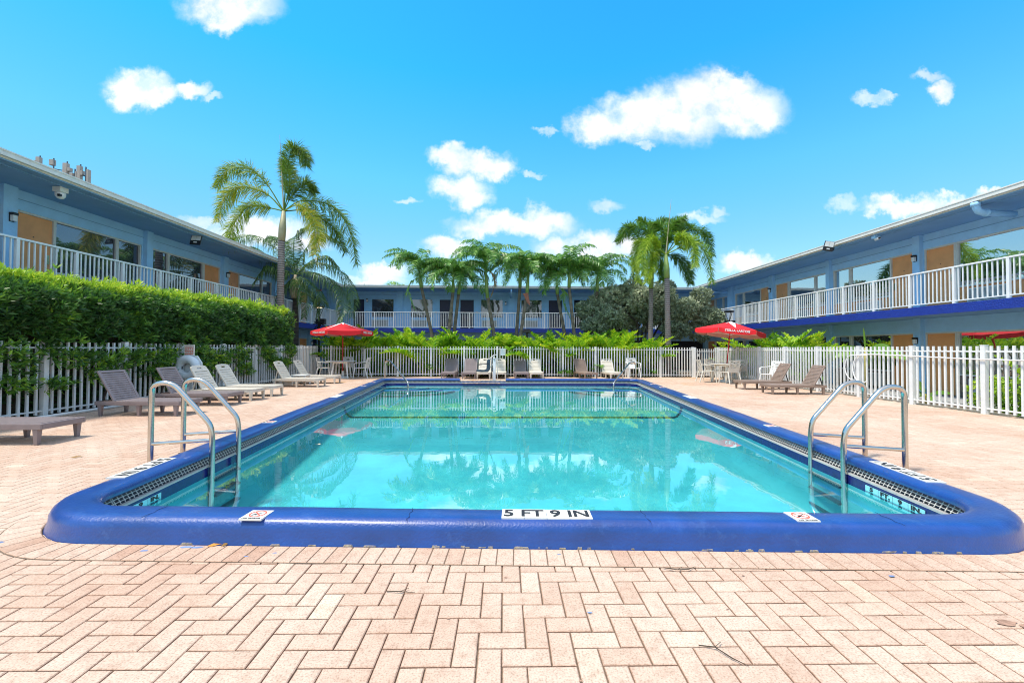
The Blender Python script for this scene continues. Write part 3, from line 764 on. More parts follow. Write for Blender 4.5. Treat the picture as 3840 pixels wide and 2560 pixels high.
mb=MB(); mb.tube([c-n_*.05,(12.30,15.42,5.03),(12.45,15.5,5.10)],.02,8); mb.tube([(12.30,15.4,4.98),(12.30,15.4,5.10)],.04,8); mb.build('floodlight_bracket',M['black'],fl)
fl,c,n_=flood((-10.68,14.75,5.02),(1,.2,0),(0,.45,1),lw,M['lamp'])
mb=MB(); mb.bar(c-n_*.03,(-10.75,14.9,CE),.05); mb.build('floodlight_bracket',M['black'],fl)

# ------------------------------------------------------------------ FENCES
def fence(name,label,P,a,b,phase,sp,npick,top=1.363,cat='fence',top_rail=1.27,bot=.10,style=0,mt=None):
    mt=mt or M['white_old']
    root=thing(name,label,cat,(*P(a,0),0)); ox,oy=P(a,0)
    def PP(s,n): x,y=P(s,n); return (x-ox,y-oy)
    k0=math.ceil((a-phase)/sp-1e-6); k1=math.floor((b-phase)/sp+1e-6)
    xs=[phase+k*sp for k in range(k0,k1+1)]
    for x in xs:
        p=LM(PP); p.b(x-.042,x+.042,-.042,.042,-.08,top+.012); p.b(x-.046,x+.046,-.046,.046,top+.0125,top+.022); p.build('post',mt,root)
    ed=sorted(set([a]+xs+[b]))
    for x0,x1 in zip(ed[:-1],ed[1:]):
        if x1-x0<.05: continue
        p=LM(PP); n=max(1,round((x1-x0)/(sp/npick)))
        p.b(x0+.042,x1-.042,-.013,.013,top_rail-.03,top_rail); p.b(x0+.042,x1-.042,-.013,.013,bot,bot+.028)
        for q in range(1,n):
            x=x0+(x1-x0)*q/n; dx=rnd.uniform(-.003,.003); p.b(x-.018+dx,x+.018+dx,-.0165,.0165,.045,top+rnd.uniform(-.004,.004))
        p.build('picket_panel',mt,root)
    return root
fb=fence('picket_fence','white metal picket fence running straight across behind the far end of the pool',lambda s,n:(s,19.15-n),-8.28,8.75,-6.26,1.497,12)
fence('picket_fence','white metal picket fence on the left with the tall hedge growing through it',lambda s,n:(-8.33+n,s),3.4,19.15,1.34,1.62,12)
fence('picket_fence','white metal picket fence on the right in front of the orange ground-floor doors',lambda s,n:(9.68-n,s),3.4,18.75,2.30,1.49,12)
gt=fence('picket_gate','lower white picket gate between the far fence and the right-hand fence',lambda s,n:(s,19.05-n),8.86,9.66,0,50,1,top=1.30,cat='gate',top_rail=1.20)
for o in kids[gt.name]: pass
mb=MB(); n=8
for q in range(n): x=.02+.76*q/(n-1); mb.box(x-.014,x+.014,-.014,.014,.05,1.30)
mb.box(-.02,.80,-.02,.02,1.17,1.20); mb.box(-.02,.80,-.02,.02,.09,.13); mb.box(.02,.06,-.05,-.021,.95,1.08)
for o in list(kids[gt.name]): bpy.data.objects.remove(o)
kids[gt.name]=[]; mb.build('gate_leaf',M['white_old'],gt)
for a,b in ((.84,.90),(-.13,-.05)):
    mb=MB(); mb.box(a,b,-.04,.04,-.05,1.37); mb.build('post',M['white_old'],gt)
# pipe on the ground along the left fence
mb=MB(); mb.tube([(-8.12,6.2,.03),(-8.12,8.4,.03),(-8.13,9.6,.03)],.03,10); tag(mb.build('pipe',M['white_old'],None,smooth=True),'pale pipe lying along the foot of the left fence','pipe')
# notice on the far fence
nt_=thing('notice_sign','pale blue notice sheet fixed to the far fence beside the pool lift','sign',(-.015,19.09,1.13))
mb=MB(); mb.box(-.105,.105,0,.012,-.16,.15); mb.build('board',mat('notice_paper',(.62,.75,.80),.6,var=.05),nt_)
mb=MB()
for k in range(9): mb.box(-.08,.08-.03*(k%3),-.002,-.0005,.10-.025*k,.104-.025*k)
mb.build('faded_lines',mat('faded_print',(.45,.58,.66),.6),nt_)
# white hose along the right fence
hp=[(9.60,10.72,.42)]
mb=MB()
cs=[(9.59,11.0),( 9.59,11.0)]
loopp=[]
for k in range(15):
    a=R(85+ 215*k/14); loopp.append((9.61-.002*k,11.05-.30*math.cos(a)*1.0-.0,.78+.38*math.sin(a)))
hose=[(9.61,5.5,1.07),(9.61,7.0,1.085),(9.61,8.6,1.10),(9.61,9.8,1.14),(9.61,10.6,1.16)]+loopp
mb.tube(hose,.014,8)
l2=[(9.585,11.35-.25*math.cos(R(80+200*k/12)),.80+.34*math.sin(R(80+200*k/12))) for k in range(13)]; mb.tube([(9.60,10.9,1.14)]+l2,.012,8)
tag(mb.build('hose',M['white'],None,smooth=True),'white hose looped and strung along the right-hand fence','hose')

# ------------------------------------------------------------------ LOUNGERS
def leg_mb(x,y,s=1,h=.20):
    mb=MB(); w=.033; b=.022
    mb.hexa([(x-b,y-b,0),(x+b,y-b,0),(x+b,y+b,0),(x-b,y+b,0)],[(x-w,y-w,h),(x+w,y-w,h),(x+w,y+w,h),(x-w,y+w,h)]); return mb
def make_lounger(kind,m_,label,loc,rz,group):
    root=thing('sun_lounger',label,'sun lounger',loc,rz,group)
    W=.30; Lg=1.55; hz=.20; tz=.275; hx=1.22
    fr=MB(); 
    if kind=='dark':
        fr.box(0,Lg,-W,-W+.03,hz,tz); fr.box(0,Lg,W-.03,W,hz,tz); fr.box(0,.05,-W+.03,W-.03,hz,tz); fr.box(Lg-.04,Lg,-W+.03,W-.03,hz,tz)
        fr.box(.80,.83,-W+.03,W-.03,hz+.01,tz-.02)
    else:
        out=[(.0,-.18),(.05,-.26),(.14,-W),(Lg,-W),(Lg,W),(.14,W),(.05,.26),(0,.18)]
        fr.prism(out,'z',hz,hz+.055); 
        fr.box(.3,Lg-.02,-W+.02,W-.02,hz-.02,hz-.001)
    fo=fr.build('frame',m_,root,bevel=.008)
    for x in (.08,.76,1.47):
        for y in (-.26,.26): leg_mb(x,y).build('leg',m_,root,bevel=.004)
    st=MB()
    if kind=='dark':
        x=.055
        while x<hx-.03: st.box(x,x+.052,-W+.034,W-.034,tz-.016,tz+.004); x+=.060
    else:
        x=.02; st.prism([(.0,-.18),(.05,-.26),(.14,-W),(.16,-W),(.16,W),(.14,W),(.05,.26),(0,.18)],'z',hz+.056,tz+.004)
        x=.166
        while x<hx-.05: st.box(x,x+.125,-W+.0,W-.0,hz+.056,tz+.004); x+=.131
    st.build('seat',m_,root,bevel=.003)
    # backrest in its own plane
    bl=.64; ang=math.atan2(.54,.31); cx_,cz_=hx,tz-.005
    ux=math.cos(ang);uz=math.sin(ang)
    def bb(mb,t0,t1,y0,y1,n0,n1):
        def q(t,y,n): return (cx_+ux*t-uz*n*-1*-1 if False else cx_+ux*t+(-uz)*n, y, cz_+uz*t+ux*n)
        mb.hexa([q(t0,y0,n0),q(t1,y0,n0),q(t1,y1,n0),q(t0,y1,n0)],[q(t0,y0,n1),q(t1,y0,n1),q(t1,y1,n1),q(t0,y1,n1)])
    bk=MB()
    if kind=='dark':
        bb(bk,0,bl,-.275,-.225,-.015,.015); bb(bk,0,bl,.225,.275,-.015,.015); bb(bk,bl-.045,bl,-.225,.225,-.015,.015); bb(bk,0,.035,-.225,.225,-.015,.015)
        t=.043; 
        while t<bl-.06: bb(bk,t,t+.037,-.225,.225,-.010,.012); t+=.0455
    else:
        bb(bk,0,bl-.15,-.275,-.215,-.015,.017); bb(bk,0,bl-.15,.215,.275,-.015,.017)
        t=.0
        while t<bl-.16: bb(bk,t,t+.060,-.215,.215,-.012,.012); t+=.068
        bb(bk,bl-.16,bl-.10,-.275,.275,-.015,.017)
        bb(bk,bl-.10,bl-.055,-.262,-.075,-.015,.017); bb(bk,bl-.10,bl-.055,.075,.262,-.015,.017)
        top=[(bl-.055,-.262),(bl-.055,.262),(bl-.02,.235),(bl-.003,.17),(bl+.008,0),(bl-.003,-.17),(bl-.02,-.235)]
        vsn=[]
        for n in (-.015,.017):
            for t,y in top: vsn.append((cx_+ux*t-uz*n,y,cz_+uz*t+ux*n))
        k=len(top); bk.add(vsn,[tuple(range(k))[::-1],tuple(range(k,2*k))]+[(i,(i+1)%k,k+(i+1)%k,k+i) for i in range(k)])
    bk.build('backrest',m_,root,bevel=.004)
    sp=MB()
    for y in (-.2,.2): sp.bar((cx_+ux*.36,y,cz_+uz*.36-.02),(Lg-.06,y,hz+.05),.022)
    sp.bar((cx_+ux*.36,-.2,cz_+uz*.36-.02),(cx_+ux*.36,.2,cz_+uz*.36-.02),.022); sp.build('backrest_prop',M['black'] if kind=='dark' else m_,root)
    return root
GL='loungers along the left side of the pool'; GB='loungers in a row before the far fence'; GR='loungers on the right side of the pool'
Ld=make_lounger('dark',M['brown_plastic'],'taupe slatted lounger cut off by the left edge of the photo, nearest to the camera',(-5.95,5.85,0),PI+R(1),GL)
Lb=make_lounger('beige',M['beige_plastic'],'beige lounger with handle slot directly in front of the white life ring',(-5.95,10.46,0),PI,GL)
dup(Ld,(-5.95,8.17,0),PI-R(1),'taupe slatted lounger with raised back behind the left pool ladder, second from the camera',GL)
dup(Ld,(-5.97,9.57,0),PI+R(1.5),'taupe slatted lounger just left of the life ring, partly behind the ladder rails',GL)
dup(Lb,(-5.95,11.36,0),PI+R(1),'beige lounger just beyond the one in front of the life ring',GL)
dup(Lb,(-5.93,14.05,0),PI-R(1),'beige lounger beside the low white side table',GL)
dup(Lb,(-5.95,15.44,0),PI+R(1.5),'beige lounger nearest to the left umbrella table, behind the side table',GL)
dup(Ld,(-2.31,17.60,0),PI/2,'taupe slatted lounger alone at the left end of the far row',GB)
dup(Ld,(-1.44,17.58,0),PI/2,'taupe slatted lounger left of the pool lift, touching a beige one',GB)
dup(Lb,(-.82,17.60,0),PI/2,'beige lounger behind the dark seat of the pool lift',GB)
dup(Lb,(-.16,17.62,0),PI/2,'beige lounger just right of the pool lift mast',GB)
dup(Ld,(.79,17.66,0),PI/2+R(1),'taupe slatted lounger beside a beige one right of the pool lift, below the black lamp',GB)
dup(Lb,(1.43,17.66,0),PI/2,'beige lounger in the pair right of the pool lift',GB)
L13=make_lounger('dark',M['brown_plastic2'],'warmer brown slatted lounger standing alone and slightly turned in the far row',(3.72,17.62,0),PI/2+R(9),GB)
dup(Lb,(4.83,17.68,0),PI/2+R(4),'beige lounger at the right end of the far row beside the white chair',GB)
dup(L13,(7.62,12.10,0),-R(4),'taupe slatted lounger nearest to the camera on the right side',GR)
dup(L13,(7.62,13.50,0),-R(2),'taupe slatted lounger further back on the right side, before the white armchair',GR)

# ------------------------------------------------------------------ CHAIRS, TABLES
def make_chair(m_,label,loc,rz,group):
    root=thing('plastic_armchair',label,'chair',loc,rz,group)    # faces -y
    s=MB(); s.prism([(-.23,-.25),(.23,-.25),(.20,.20),(-.20,.20)],'z',.415,.440); s.build('seat',m_,root,bevel=.012)
    b=MB()
    def q(x,t,n): return (x*(1-.06*t/.44)+0,.19+.10*t/.44+n,.44+t)
    def bb(x0,x1,t0,t1):
        b.hexa([q(x0,t0,0),q(x1,t0,0),q(x1,t0,.02),q(x0,t0,.02)],[q(x0,t1,0),q(x1,t1,0),q(x1,t1,.02),q(x0,t1,.02)])
    bb(-.225,.225,-.02,.16); bb(-.225,.225,.385,.44); bb(-.225,-.17,.16,.385); bb(.17,.225,.16,.385)
    for k in range(5):
        t=.16+k*.05; bb(-.17,-.075,t+.022,t+.05); bb(-.015,.015,t,t+.05) if 0 else None; bb(.075,.17,t+.022,t+.05)
    for k in range(4): t=.16+k*.058; bb(-.075,.075,t+.03,t+.058)
    bb(-.09,-.065,.16,.385); bb(.065,.09,.16,.385)
    b.build('backrest',m_,root,bevel=.003)
    for sx in (-1,1):
        l=MB(); l.tube([(sx*.225,-.235,.43),(sx*.245,-.265,.2),(sx*.26,-.29,0)],[.026,.023,.019],8); l.build('leg',m_,root,smooth='auto')
        l=MB(); l.tube([(sx*.205,.20,.45),(sx*.225,.27,.2),(sx*.235,.33,0)],[.026,.023,.019],8); l.build('leg',m_,root,smooth='auto')
        a=MB(); pts=[(sx*.235,.25,.70),(sx*.27,.12,.675),(sx*.28,-.08,.665),(sx*.275,-.20,.645),(sx*.262,-.245,.57),(sx*.24,-.245,.44)]
        for p,r_ in zip(pts[:-1],pts[1:]): a.bar(p,r_,.045,.022)
        a.build('armrest',m_,root,bevel=.006)
    return root
GC='white armchairs around the left umbrella table'; GD='cream armchairs around the right umbrella table'
C1=make_chair(M['white_plastic'],'white plastic armchair on the left side of the left umbrella table, facing right',(-7.62,18.15,0),PI/2+R(5),GC)
dup(C1,(-6.95,18.78,0),R(4),'white plastic armchair behind the left umbrella table against the fence',GC)
dup(C1,(-6.03,18.15,0),-PI/2-R(4),'white plastic armchair on the right side of the left umbrella table, facing left',GC)
dup(C1,(5.78,18.62,0),0,'white plastic armchair alone by the far fence beside the right handrail','chairs standing alone')
dup(C1,(9.28,14.35,0),-PI/2+R(20),'white plastic armchair behind the right-hand loungers','chairs standing alone')
C2=make_chair(M['cream_plastic'],'cream plastic armchair with its back to the camera at the right umbrella table',(8.48,15.55,0),PI+R(6),GD)
dup(C2,(7.95,16.30,0),PI/2-R(6),'cream plastic armchair on the left side of the right umbrella table, facing right',GD)
dup(C2,(8.60,17.05,0),R(10),'cream plastic armchair behind the right umbrella table facing the camera',GD)
dup(C2,(9.30,16.45,0),-PI/2+R(28),'cream plastic armchair on the right side of the right umbrella table near the fence',GD)
def make_table(label,loc,rz,m_):
    root=thing('patio_table',label,'table',loc,rz,'round tables under the umbrellas')
    t=MB(); t.lathe([(.0,.700),(.53,.700),(.60,.705),(.615,.715),(.61,.727),(.59,.730),(.0,.730)],n=36); t.build('tabletop',m_,root,smooth='auto')
    for k in range(4):
        a=R(45+90*k); c,s=math.cos(a),math.sin(a); l=MB()
        l.tube([(c*.36,s*.36,.70),(c*.36,s*.36,.62),(c*.42,s*.42,.3),(c*.47,s*.47,.0)],[.04,.042,.034,.03],8); l.build('leg',m_,root,smooth='auto')
    l=MB()
    for k in range(4):
        a=R(45+90*k);b=R(135+90*k); l.bar((math.cos(a)*.36,math.sin(a)*.36,.66),(math.cos(b)*.36,math.sin(b)*.36,.66),.02,.06)
    l.build('apron',m_,root)
    return root
make_table('round white plastic table under the left red umbrella',(-6.88,18.05,0),R(8),M['white_plastic'])
make_table('round cream plastic table under the right red umbrella',(8.70,16.28,0),R(20),M['cream_plastic'])
st=thing('side_table','low white plastic side table between beige loungers on the left','table',(-7.02,14.80,0),R(3))
mb=MB(); mb.box(-.24,.24,-.24,.24,.32,.345); mb.box(-.22,.22,-.22,.22,.285,.32); mb.build('tabletop',M['white_plastic'],st,bevel=.008)
for sx in (-1,1):
    for sy in (-1,1):
        mb=MB(); mb.hexa([(sx*.21-.018,sy*.21-.018,0),(sx*.21+.018,sy*.21-.018,0),(sx*.21+.018,sy*.21+.018,0),(sx*.21-.018,sy*.21+.018,0)],[(sx*.2-.025,sy*.2-.025,.285),(sx*.2+.025,sy*.2-.025,.285),(sx*.2+.025,sy*.2+.025,.285),(sx*.2-.025,sy*.2+.025,.285)]); mb.build('leg',M['white_plastic'],st)

# ------------------------------------------------------------------ UMBRELLAS
def make_umbrella(label,base,top,Rr,rot,letters,flames,z_drop=.36):
    root=thing('patio_umbrella',label,'umbrella',base,0,'red umbrellas over the tables')
    top=Vector(top)-Vector(base)
    ax=top.normalized(); S=ax.cross(Vector((0,1,0))).normalized(); Tt=S.cross(ax)*-1
    S=Vector((1,0,0)); S=(S-ax*S.dot(ax)).normalized(); Tt=ax.cross(S)
    p=MB(); p.tube([ax*.04,ax*(top.length-.02)],.022,12); p.build('pole',M['red_pole'],root,smooth='auto')
    b=MB(); b.lathe([(.0,.0),(.25,.0),(.255,.02),(.25,.05),(.20,.07),(.05,.075),(.045,.30),(.0,.30)],n=28); b.build('base',M['white_plastic'],root,smooth='auto')
    z0=top.length-.0; 
    def cor(k,r=Rr,z=0): a=rot+k*PI/3; return top+(S*math.cos(a)+Tt*math.sin(a))*r+ax*z
    def pt(k,u,v,off=0):       # v: 0 apex..1 rim ; u:0..1 between ribs ; sag
        a=cor(k,Rr*v);c=cor(k+1,Rr*v); q=a.lerp(c,u); dz=-z_drop*(v**1.12)
        sag=-.05*math.sin(PI*u)*v*(1-v*.6)-.012*math.sin(PI*v)
        return q+ax*(dz+sag+off)
    cm=MB(); us=[0,.17,.33,.5,.67,.83,1]; vs_=[0.02,.2,.4,.6,.8,1]
    for k in range(6):
        for a,b_ in zip(us[:-1],us[1:]):
            for c,d in zip(vs_[:-1],vs_[1:]):
                cm.cur=0; cm.add([pt(k,a,c),pt(k,b_,c),pt(k,b_,d),pt(k,a,d)],[(0,1,2,3)])
                cm.cur=1; cm.add([pt(k,a,c,-.006),pt(k,b_,c,-.006),pt(k,b_,d,-.006),pt(k,a,d,-.006)],[(3,2,1,0)])
    cn=cm.build('canopy',[M['red'],M['red_under']],root,smooth=False,recalc=False)
    tp=MB(); 
    for k in range(6): tp.add([top+ax*.03,cor(k,.07,-.01),cor(k+1,.07,-.01)],[(0,1,2)])
    tp.build('finial_cap',M['white'],cn)
    val=MB(); H=.185
    for k in range(6):
        for a,b_ in zip(us[:-1],us[1:]):
            def vb(u,o=0): 
                q=pt(k,u,1); mid_=(cor(k,1)+cor(k+1,1))/2-top; nn=(mid_).normalized(); h=H*(1-.10*(abs(u-.5)*2)**3)
                h2=h if .08<u<.92 else h*.86
                return q+nn*(.012+o),q-ax*h2+nn*(.02+o)
            t0,b0=vb(a);t1,b1=vb(b_)
            val.cur=0; val.add([t0,t1,b1,b0],[(0,1,2,3)])
            nn=((cor(k)+cor(k+1))/2-top).normalized()*-.004
            val.cur=1; val.add([t0+nn,t1+nn,b1+nn,b0+nn],[(3,2,1,0)])
    val.build('valance',[M['red'],M['red_under']],cn,recalc=False)
    for k in range(6):
        r_=MB(); r_.bar(top-ax*.03,cor(k,Rr*.98,-z_drop-.02),.012,.016); r_.bar(top-ax*.55,cor(k,Rr*.5,-z_drop*.5-.02),.010,.014); r_.build('rib',M['white_old'],root)
    for k in letters:
        a=cor(k);c=cor(k+1); X=(c-a).normalized(); mid_=(a+c)/2; nn=(mid_-top); nn=(nn-ax*nn.dot(ax)).normalized()
        X=ax.cross(nn)*1; X.normalize()
        loc=mid_+nn*.027-ax*(z_drop+.08)
        text('STELLA   ARTOIS',.112,M['white'],loc,X,ax,cn,name='lettering',bold=.003,sx=1.02)
        stz=MB(); 
        for (dx,dz) in ((.010,.045),(.035,.012)):
            stz.add([loc+X*dx+nn*.003,loc+ax*dz+nn*.003,loc-X*dx+nn*.003,loc-ax*dz+nn*.003],[(0,1,2,3)])
        stz.build('star_mark',M['white'],cn,recalc=False)
    for (k,u0,u1,u2,v2) in flames:     # white flame from the top: wedge narrowing to a tip
        fm=MB(); n=10
        for i in range(n):
            va=.03+(v2-.03)*i/n; vb_=.03+(v2-.03)*(i+1)/n
            def w(v):
                t=(v-.03)/(v2-.03); c=u0*(1-t)+u1*t; h=min(.5,(.11 if v2>.5 else .06)*(1-t)/v); return c-h,c+h
            a0,a1=w(va);b0,b1=w(vb_)
            fm.add([pt(k,max(0,a0),va,.006),pt(k,min(1,a1),va,.006),pt(k,min(1,b1),vb_,.006),pt(k,max(0,b0),vb_,.006)],[(0,1,2,3)])
        fm.build('white_emblem',M['white'],cn,recalc=False)
    return root
make_umbrella('red umbrella over the left table with white lettering on its side valances',(-6.86,18.15,0),(-6.88,18.15,2.35),1.24,R(-95),[1,3,5],[(5,.5,.5,.5,.85),(1,.5,.5,.5,.85),(3,.5,.5,.5,.85),(0,.5,.5,.5,.25)])
make_umbrella('red umbrella over the right table with white lettering facing the pool',(8.76,16.42,0),(9.00,16.42,2.37),1.27,R(-136),[0,2,4],[(0,.5,.5,.5,.82),(2,.5,.5,.5,.82),(4,.5,.5,.5,.82),(5,.5,.5,.4,.25)])

# ------------------------------------------------------------------ LADDERS, HANDRAILS, LIFT
def bez(pts,n=5):
    # rounded polyline
    out=[Vector(pts[0])]
    for i in range(1,len(pts)-1):
        a=Vector(pts[i-1]);b=Vector(pts[i]);c=Vector(pts[i+1]); r_=min((b-a).length,(c-b).length)*.45; r_=min(r_,.14)
        p=b+(a-b).normalized()*r_; q=b+(c-b).normalized()*r_
        for k in range(n+1):
            t=k/n; out.append(p*(1-t)**2+b*2*t*(1-t)+q*t*t)
    out.append(Vector(pts[-1])); return out
def ladder(label,x0,x1,dx,y0,y1,sgn):
    root=thing('pool_ladder',label,'pool ladder',(0,0,0),0,'pool ladders'); root.location=(x0,y0,0)
    for i,y in enumerate((0,y1-y0)):
        e=dx*i
        mb=MB(); path=[(e,y,0),(e,y,.62),(e+sgn*.0,y,.88),(e+sgn*.22,y,.89),(e+sgn*(abs(x1-x0)-.02),y,.44),(e+sgn*abs(x1-x0),y,.30),(e+sgn*abs(x1-x0),y,-.42),(e+sgn*(abs(x1-x0)-.1),y,-.56)]
        mb.tube(bez(path),.0265,14); mb.build('rail',M['steel'],root,smooth='auto')
        mb=MB(); mb.tube([(e+sgn*.02,y,.235),(e+sgn*(abs(x1-x0)-.02),y,.275)],.019,12); mb.build('cross_bar',M['steel'],root,smooth='auto')
        mb=MB(); mb.lathe([(.05,0.002),(.05,.012),(.028,.016)],(e,y,.004),18); mb.build('escutcheon',M['steel'],root,smooth='auto')
    for z in (-.15,-.32,-.50):
        mb=MB(); xx=sgn*abs(x1-x0)
        mb.hexa([(xx-.045,.02,z-.02),(xx+.045,.02,z-.02),(xx+.045+dx,y1-y0-.02,z-.02),(xx-.045+dx,y1-y0-.02,z-.02)],[(xx-.045,.02,z),(xx+.045,.02,z),(xx+.045+dx,y1-y0-.02,z),(xx-.045+dx,y1-y0-.02,z)])
        mb.build('tread',M['grey_metal'],root)
    return root
ladder('stainless steel pool ladder at the near left corner of the pool',-3.77,-3.12,-.03,4.60,5.10,1)
ladder('stainless steel pool ladder at the near right corner of the pool',4.18,3.53,.10,4.30,4.90,-1)
def handrail(label,a,t1,t2,e,zw):
    root=thing('handrail',label,'handrail',a,0,'handrails at the entry steps')
    A_=Vector(a); mb=MB()
    mb.tube(bez([Vector((0,0,0)),Vector(t1)-A_-Vector((0,0,.0)),Vector(t2)-A_,Vector(e)-A_+Vector((0,0,.0)),Vector(e)-A_+Vector((0,0,-.3))]),.027,12); mb.build('rail',M['steel'],root,smooth='auto')
    mb=MB(); mb.lathe([(.05,0.002),(.05,.012),(.03,.016)],(0,0,.0),16); mb.build('escutcheon',M['steel'],root)
    return root
handrail('stainless steel handrail at the far left corner steps',(-4.56,16.32,.004),(-4.54,16.30,.80),(-4.30,16.1,.80),(-3.24,14.45,.10),0)
handrail('stainless steel handrail at the far right corner steps',(5.20,16.32,.004),(5.16,16.30,.76),(4.88,16.1,.76),(3.84,14.55,.10),0)
lift=thing('pool_lift','white pool lift with a dark slung seat at the opening in the far coping','pool lift',(-.35,16.62,0))
mb=MB(); mb.prism([(-.20,-.1),(.22,-.1),(.26,.12),(-.16,.14)],'z',.002,.03); mb.build('base_plate',M['cream_plastic'],lift)
mb=MB(); mb.hexa([(-.06,-.06,.03),(.06,-.06,.03),(.06,.06,.03),(-.06,.06,.03)],[(-.055,-.055,.90),(.055,-.055,.90),(.055,.055,.90),(-.055,.055,.90)]); mb.build('mast',M['white'],lift,bevel=.01)
mb=MB(); mb.tube(bez([(-.02,0,.90),(-.05,0,1.02),(.03,0,1.04),(.12,0,1.0),(.13,0,.80),(.13,0,.10)]),.016,8); mb.tube(bez([(-.06,0,.98),(-.17,0,.90),(-.19,0,.6),(-.20,0,.42),(-.28,0,.36)]),.020,8); mb.bar((.06,-.02,.80),(-.18,-.02,.52),.035,.03); mb.build('swing_arm',M['cream_plastic'],lift)
mb=MB(); mb.prism([(-.71,.40),(-.70,.45),(-.40,.43),(-.30,.48),(-.285,.80),(-.26,.86),(-.17,.86),(-.155,.78),(-.17,.45),(-.24,.36),(-.50,.355),(-.66,.37)],'y',-.2,.2); mb.build('seat',M['seatblue'],lift,bevel=.02)
mb=MB(); mb.tube([(-.20,-.22,.69),(-.62,-.22,.65)],.014,8); mb.tube([(-.46,-.22,.665),(-.62,-.22,.65)],.022,8); mb.build('armrest',M['black'],lift)
mb=MB(); mb.box(-.04,.04,-.064,-.0605,.84,.87); mb.box(-.01,.01,-.064,-.0605,.79,.81); mb.build('sticker',M['seatblue'],lift)

# ------------------------------------------------------------------ LIFE RING
lr=thing('life_ring','white life ring under a clouded cover on a stand against the left fence','life ring',(-8.02,10.9,0))
mb=MB(); mb.torus((0.0,-.05,.76),.215,.105,'y',32,12); mb.build('ring',mat('life_ring_white',(.72,.76,.78),.35,var=.05),lr,smooth=True)
mb=MB(); mb.prism([(-.30,.66),(-.30,.88),(-.2,1.06),(.16,1.06),(.28,.88),(.28,.62),(.1,.44),(-.12,.44)],'y',.06,.10); mb.box(-.05,.05,.06,.11,0,.5); mb.build('backing_board',M['white_old'],lr)
mb=MB(); mb.box(-.14,.10,.03,.07,1.06,1.34); sg=mb.build('placard',mat('placard_weathered',(.72,.66,.58),.7,var=.3,vs=14,dirt=((.55,.2,.14),18,.55,.7)),lr)
mb=MB()
for k in range(5):
    for q in range(4): mb.box(-.12+q*.055+(.02 if k%2 else 0),-.12+q*.055+.04+(.0 if k%2 else .005),.024,.0295,1.10+k*.04,1.118+k*.04)
mb.build('faded_print',M['redink'],sg)
mb=MB(); mb.torus((0.0,-.05,.76),.2,.118,'y',4,3); 
mb=MB(); mb.box(-.055,-.03,-.162,-.155,.72,.80); mb.build('rope_clip',M['ink'],lr)

# ------------------------------------------------------------------ LAMP POSTS
def lamppost(label,loc,h,kind):
    root=thing('lamp_post',label,'lamp post',loc,0,'black lamp posts')
    mb=MB(); mb.tube([(0,0,-.2),(0,0,h-.55 if kind!='box' else h-.15)],.045,12); mb.build('pole',M['black'],root,smooth='auto')
    if kind=='box':
        mb=MB(); mb.box(-.20,.20,-.14,.14,h-.18,h-.05); mb.box(-.16,.16,-.1,.1,h-.05,h); mb.build('lamp_head',M['black'],root,bevel=.02); return root
    mb=MB(); mb.lathe([(.0,h+.04),(.14,h+.035),(.24,h),(.24,h-.05),(.215,h-.06),(.0,h-.055)],n=24); hd=mb.build('lamp_head',M['black'] if kind!='lit' else mat('bronze_metal',(.10,.08,.06),.4),root,smooth='auto')
    mb=MB(); mb.lathe([(.0,h-.056),(.13,h-.058),(.12,h-.075),(.0,h-.08)],n=20); mb.build('lamp_glass',M['lit'] if kind=='lit' else M['grey_metal'],hd)
    mb=MB()
    for k in range(3):
        a=R(20+120*k); mb.bar((math.cos(a)*.2,math.sin(a)*.2,h-.05),(0.02*math.cos(a),.02*math.sin(a),h-.52),.022)
    mb.lathe([(.05,h-.62),(.055,h-.52),(.03,h-.50)],n=12); mb.build('lamp_arms',M['black'],root)
    return root
l1=lamppost('black lamp post with a lit dish lamp and a large fan above the left umbrella',(-9.12,21,0),3.34,'lit')
mb=MB(); mb.box(-.12,.32,-.12,.10,2.45,2.72); mb.box(-.22,.0,-.08,.08,2.5,2.58); mb.build('speaker_box',M['black'],l1,bevel=.03)
f=MB(); f.torus((.12,-.12,2.14),.30,.018,'y',28,6); f.torus((.12,-.20,2.14),.22,.010,'y',24,6)
for k in range(12):
    a=R(30*k); f.bar((.12,-.22,2.14),(.12+.3*math.cos(a),-.12,2.14+.3*math.sin(a)),.007)
fo=f.build('fan_cage',M['black'],l1)
f=MB()
for k in range(4):
    a=R(20+90*k); c,s=math.cos(a),math.sin(a); c2,s2=math.cos(a+.7),math.sin(a+.7)
    f.add([(.12,-.13,2.14),(.12+.24*c,-.15,2.14+.24*s),(.12+.26*math.cos(a+.35),-.13,2.14+.26*math.sin(a+.35)),(.12+.24*c2,-.11,2.14+.24*s2)],[(0,1,2,3)])
f.build('fan_blades',M['grey_metal'],l1,recalc=False)
f=MB(); f.tube([(.12,-.23,2.14),(.12,-.20,2.14)],.05,12); f.build('fan_hub',M['lamp'],l1)
f=MB(); f.bar((0,0,2.30),(.12,-.1,2.42),.04); f.bar((0,0,2.14),(.12,-.1,2.14),.06); f.build('fan_mount',M['black'],l1)
l2=lamppost('black lamp post with a dish lamp and twin speakers above the right umbrella',(11.42,21,0),3.22,'dish')
for dx in (-.18,.10):
    mb=MB(); mb.tube([(dx,-.18,2.62),(dx,.08,2.62)],[.10,.08],14); mb.torus((dx,-.18,2.62),.075,.022,'y',18,6); mb.build('speaker',M['black'],l2,smooth='auto')
mb=MB(); mb.bar((-.22,0,2.70),(.30,0,2.70),.06,.10); mb.build('speaker_bracket',M['black'],l2)
lamppost('black post with a box-shaped lamp head behind the far fence between two palms',(1.16,20.5,0),2.24,'box')

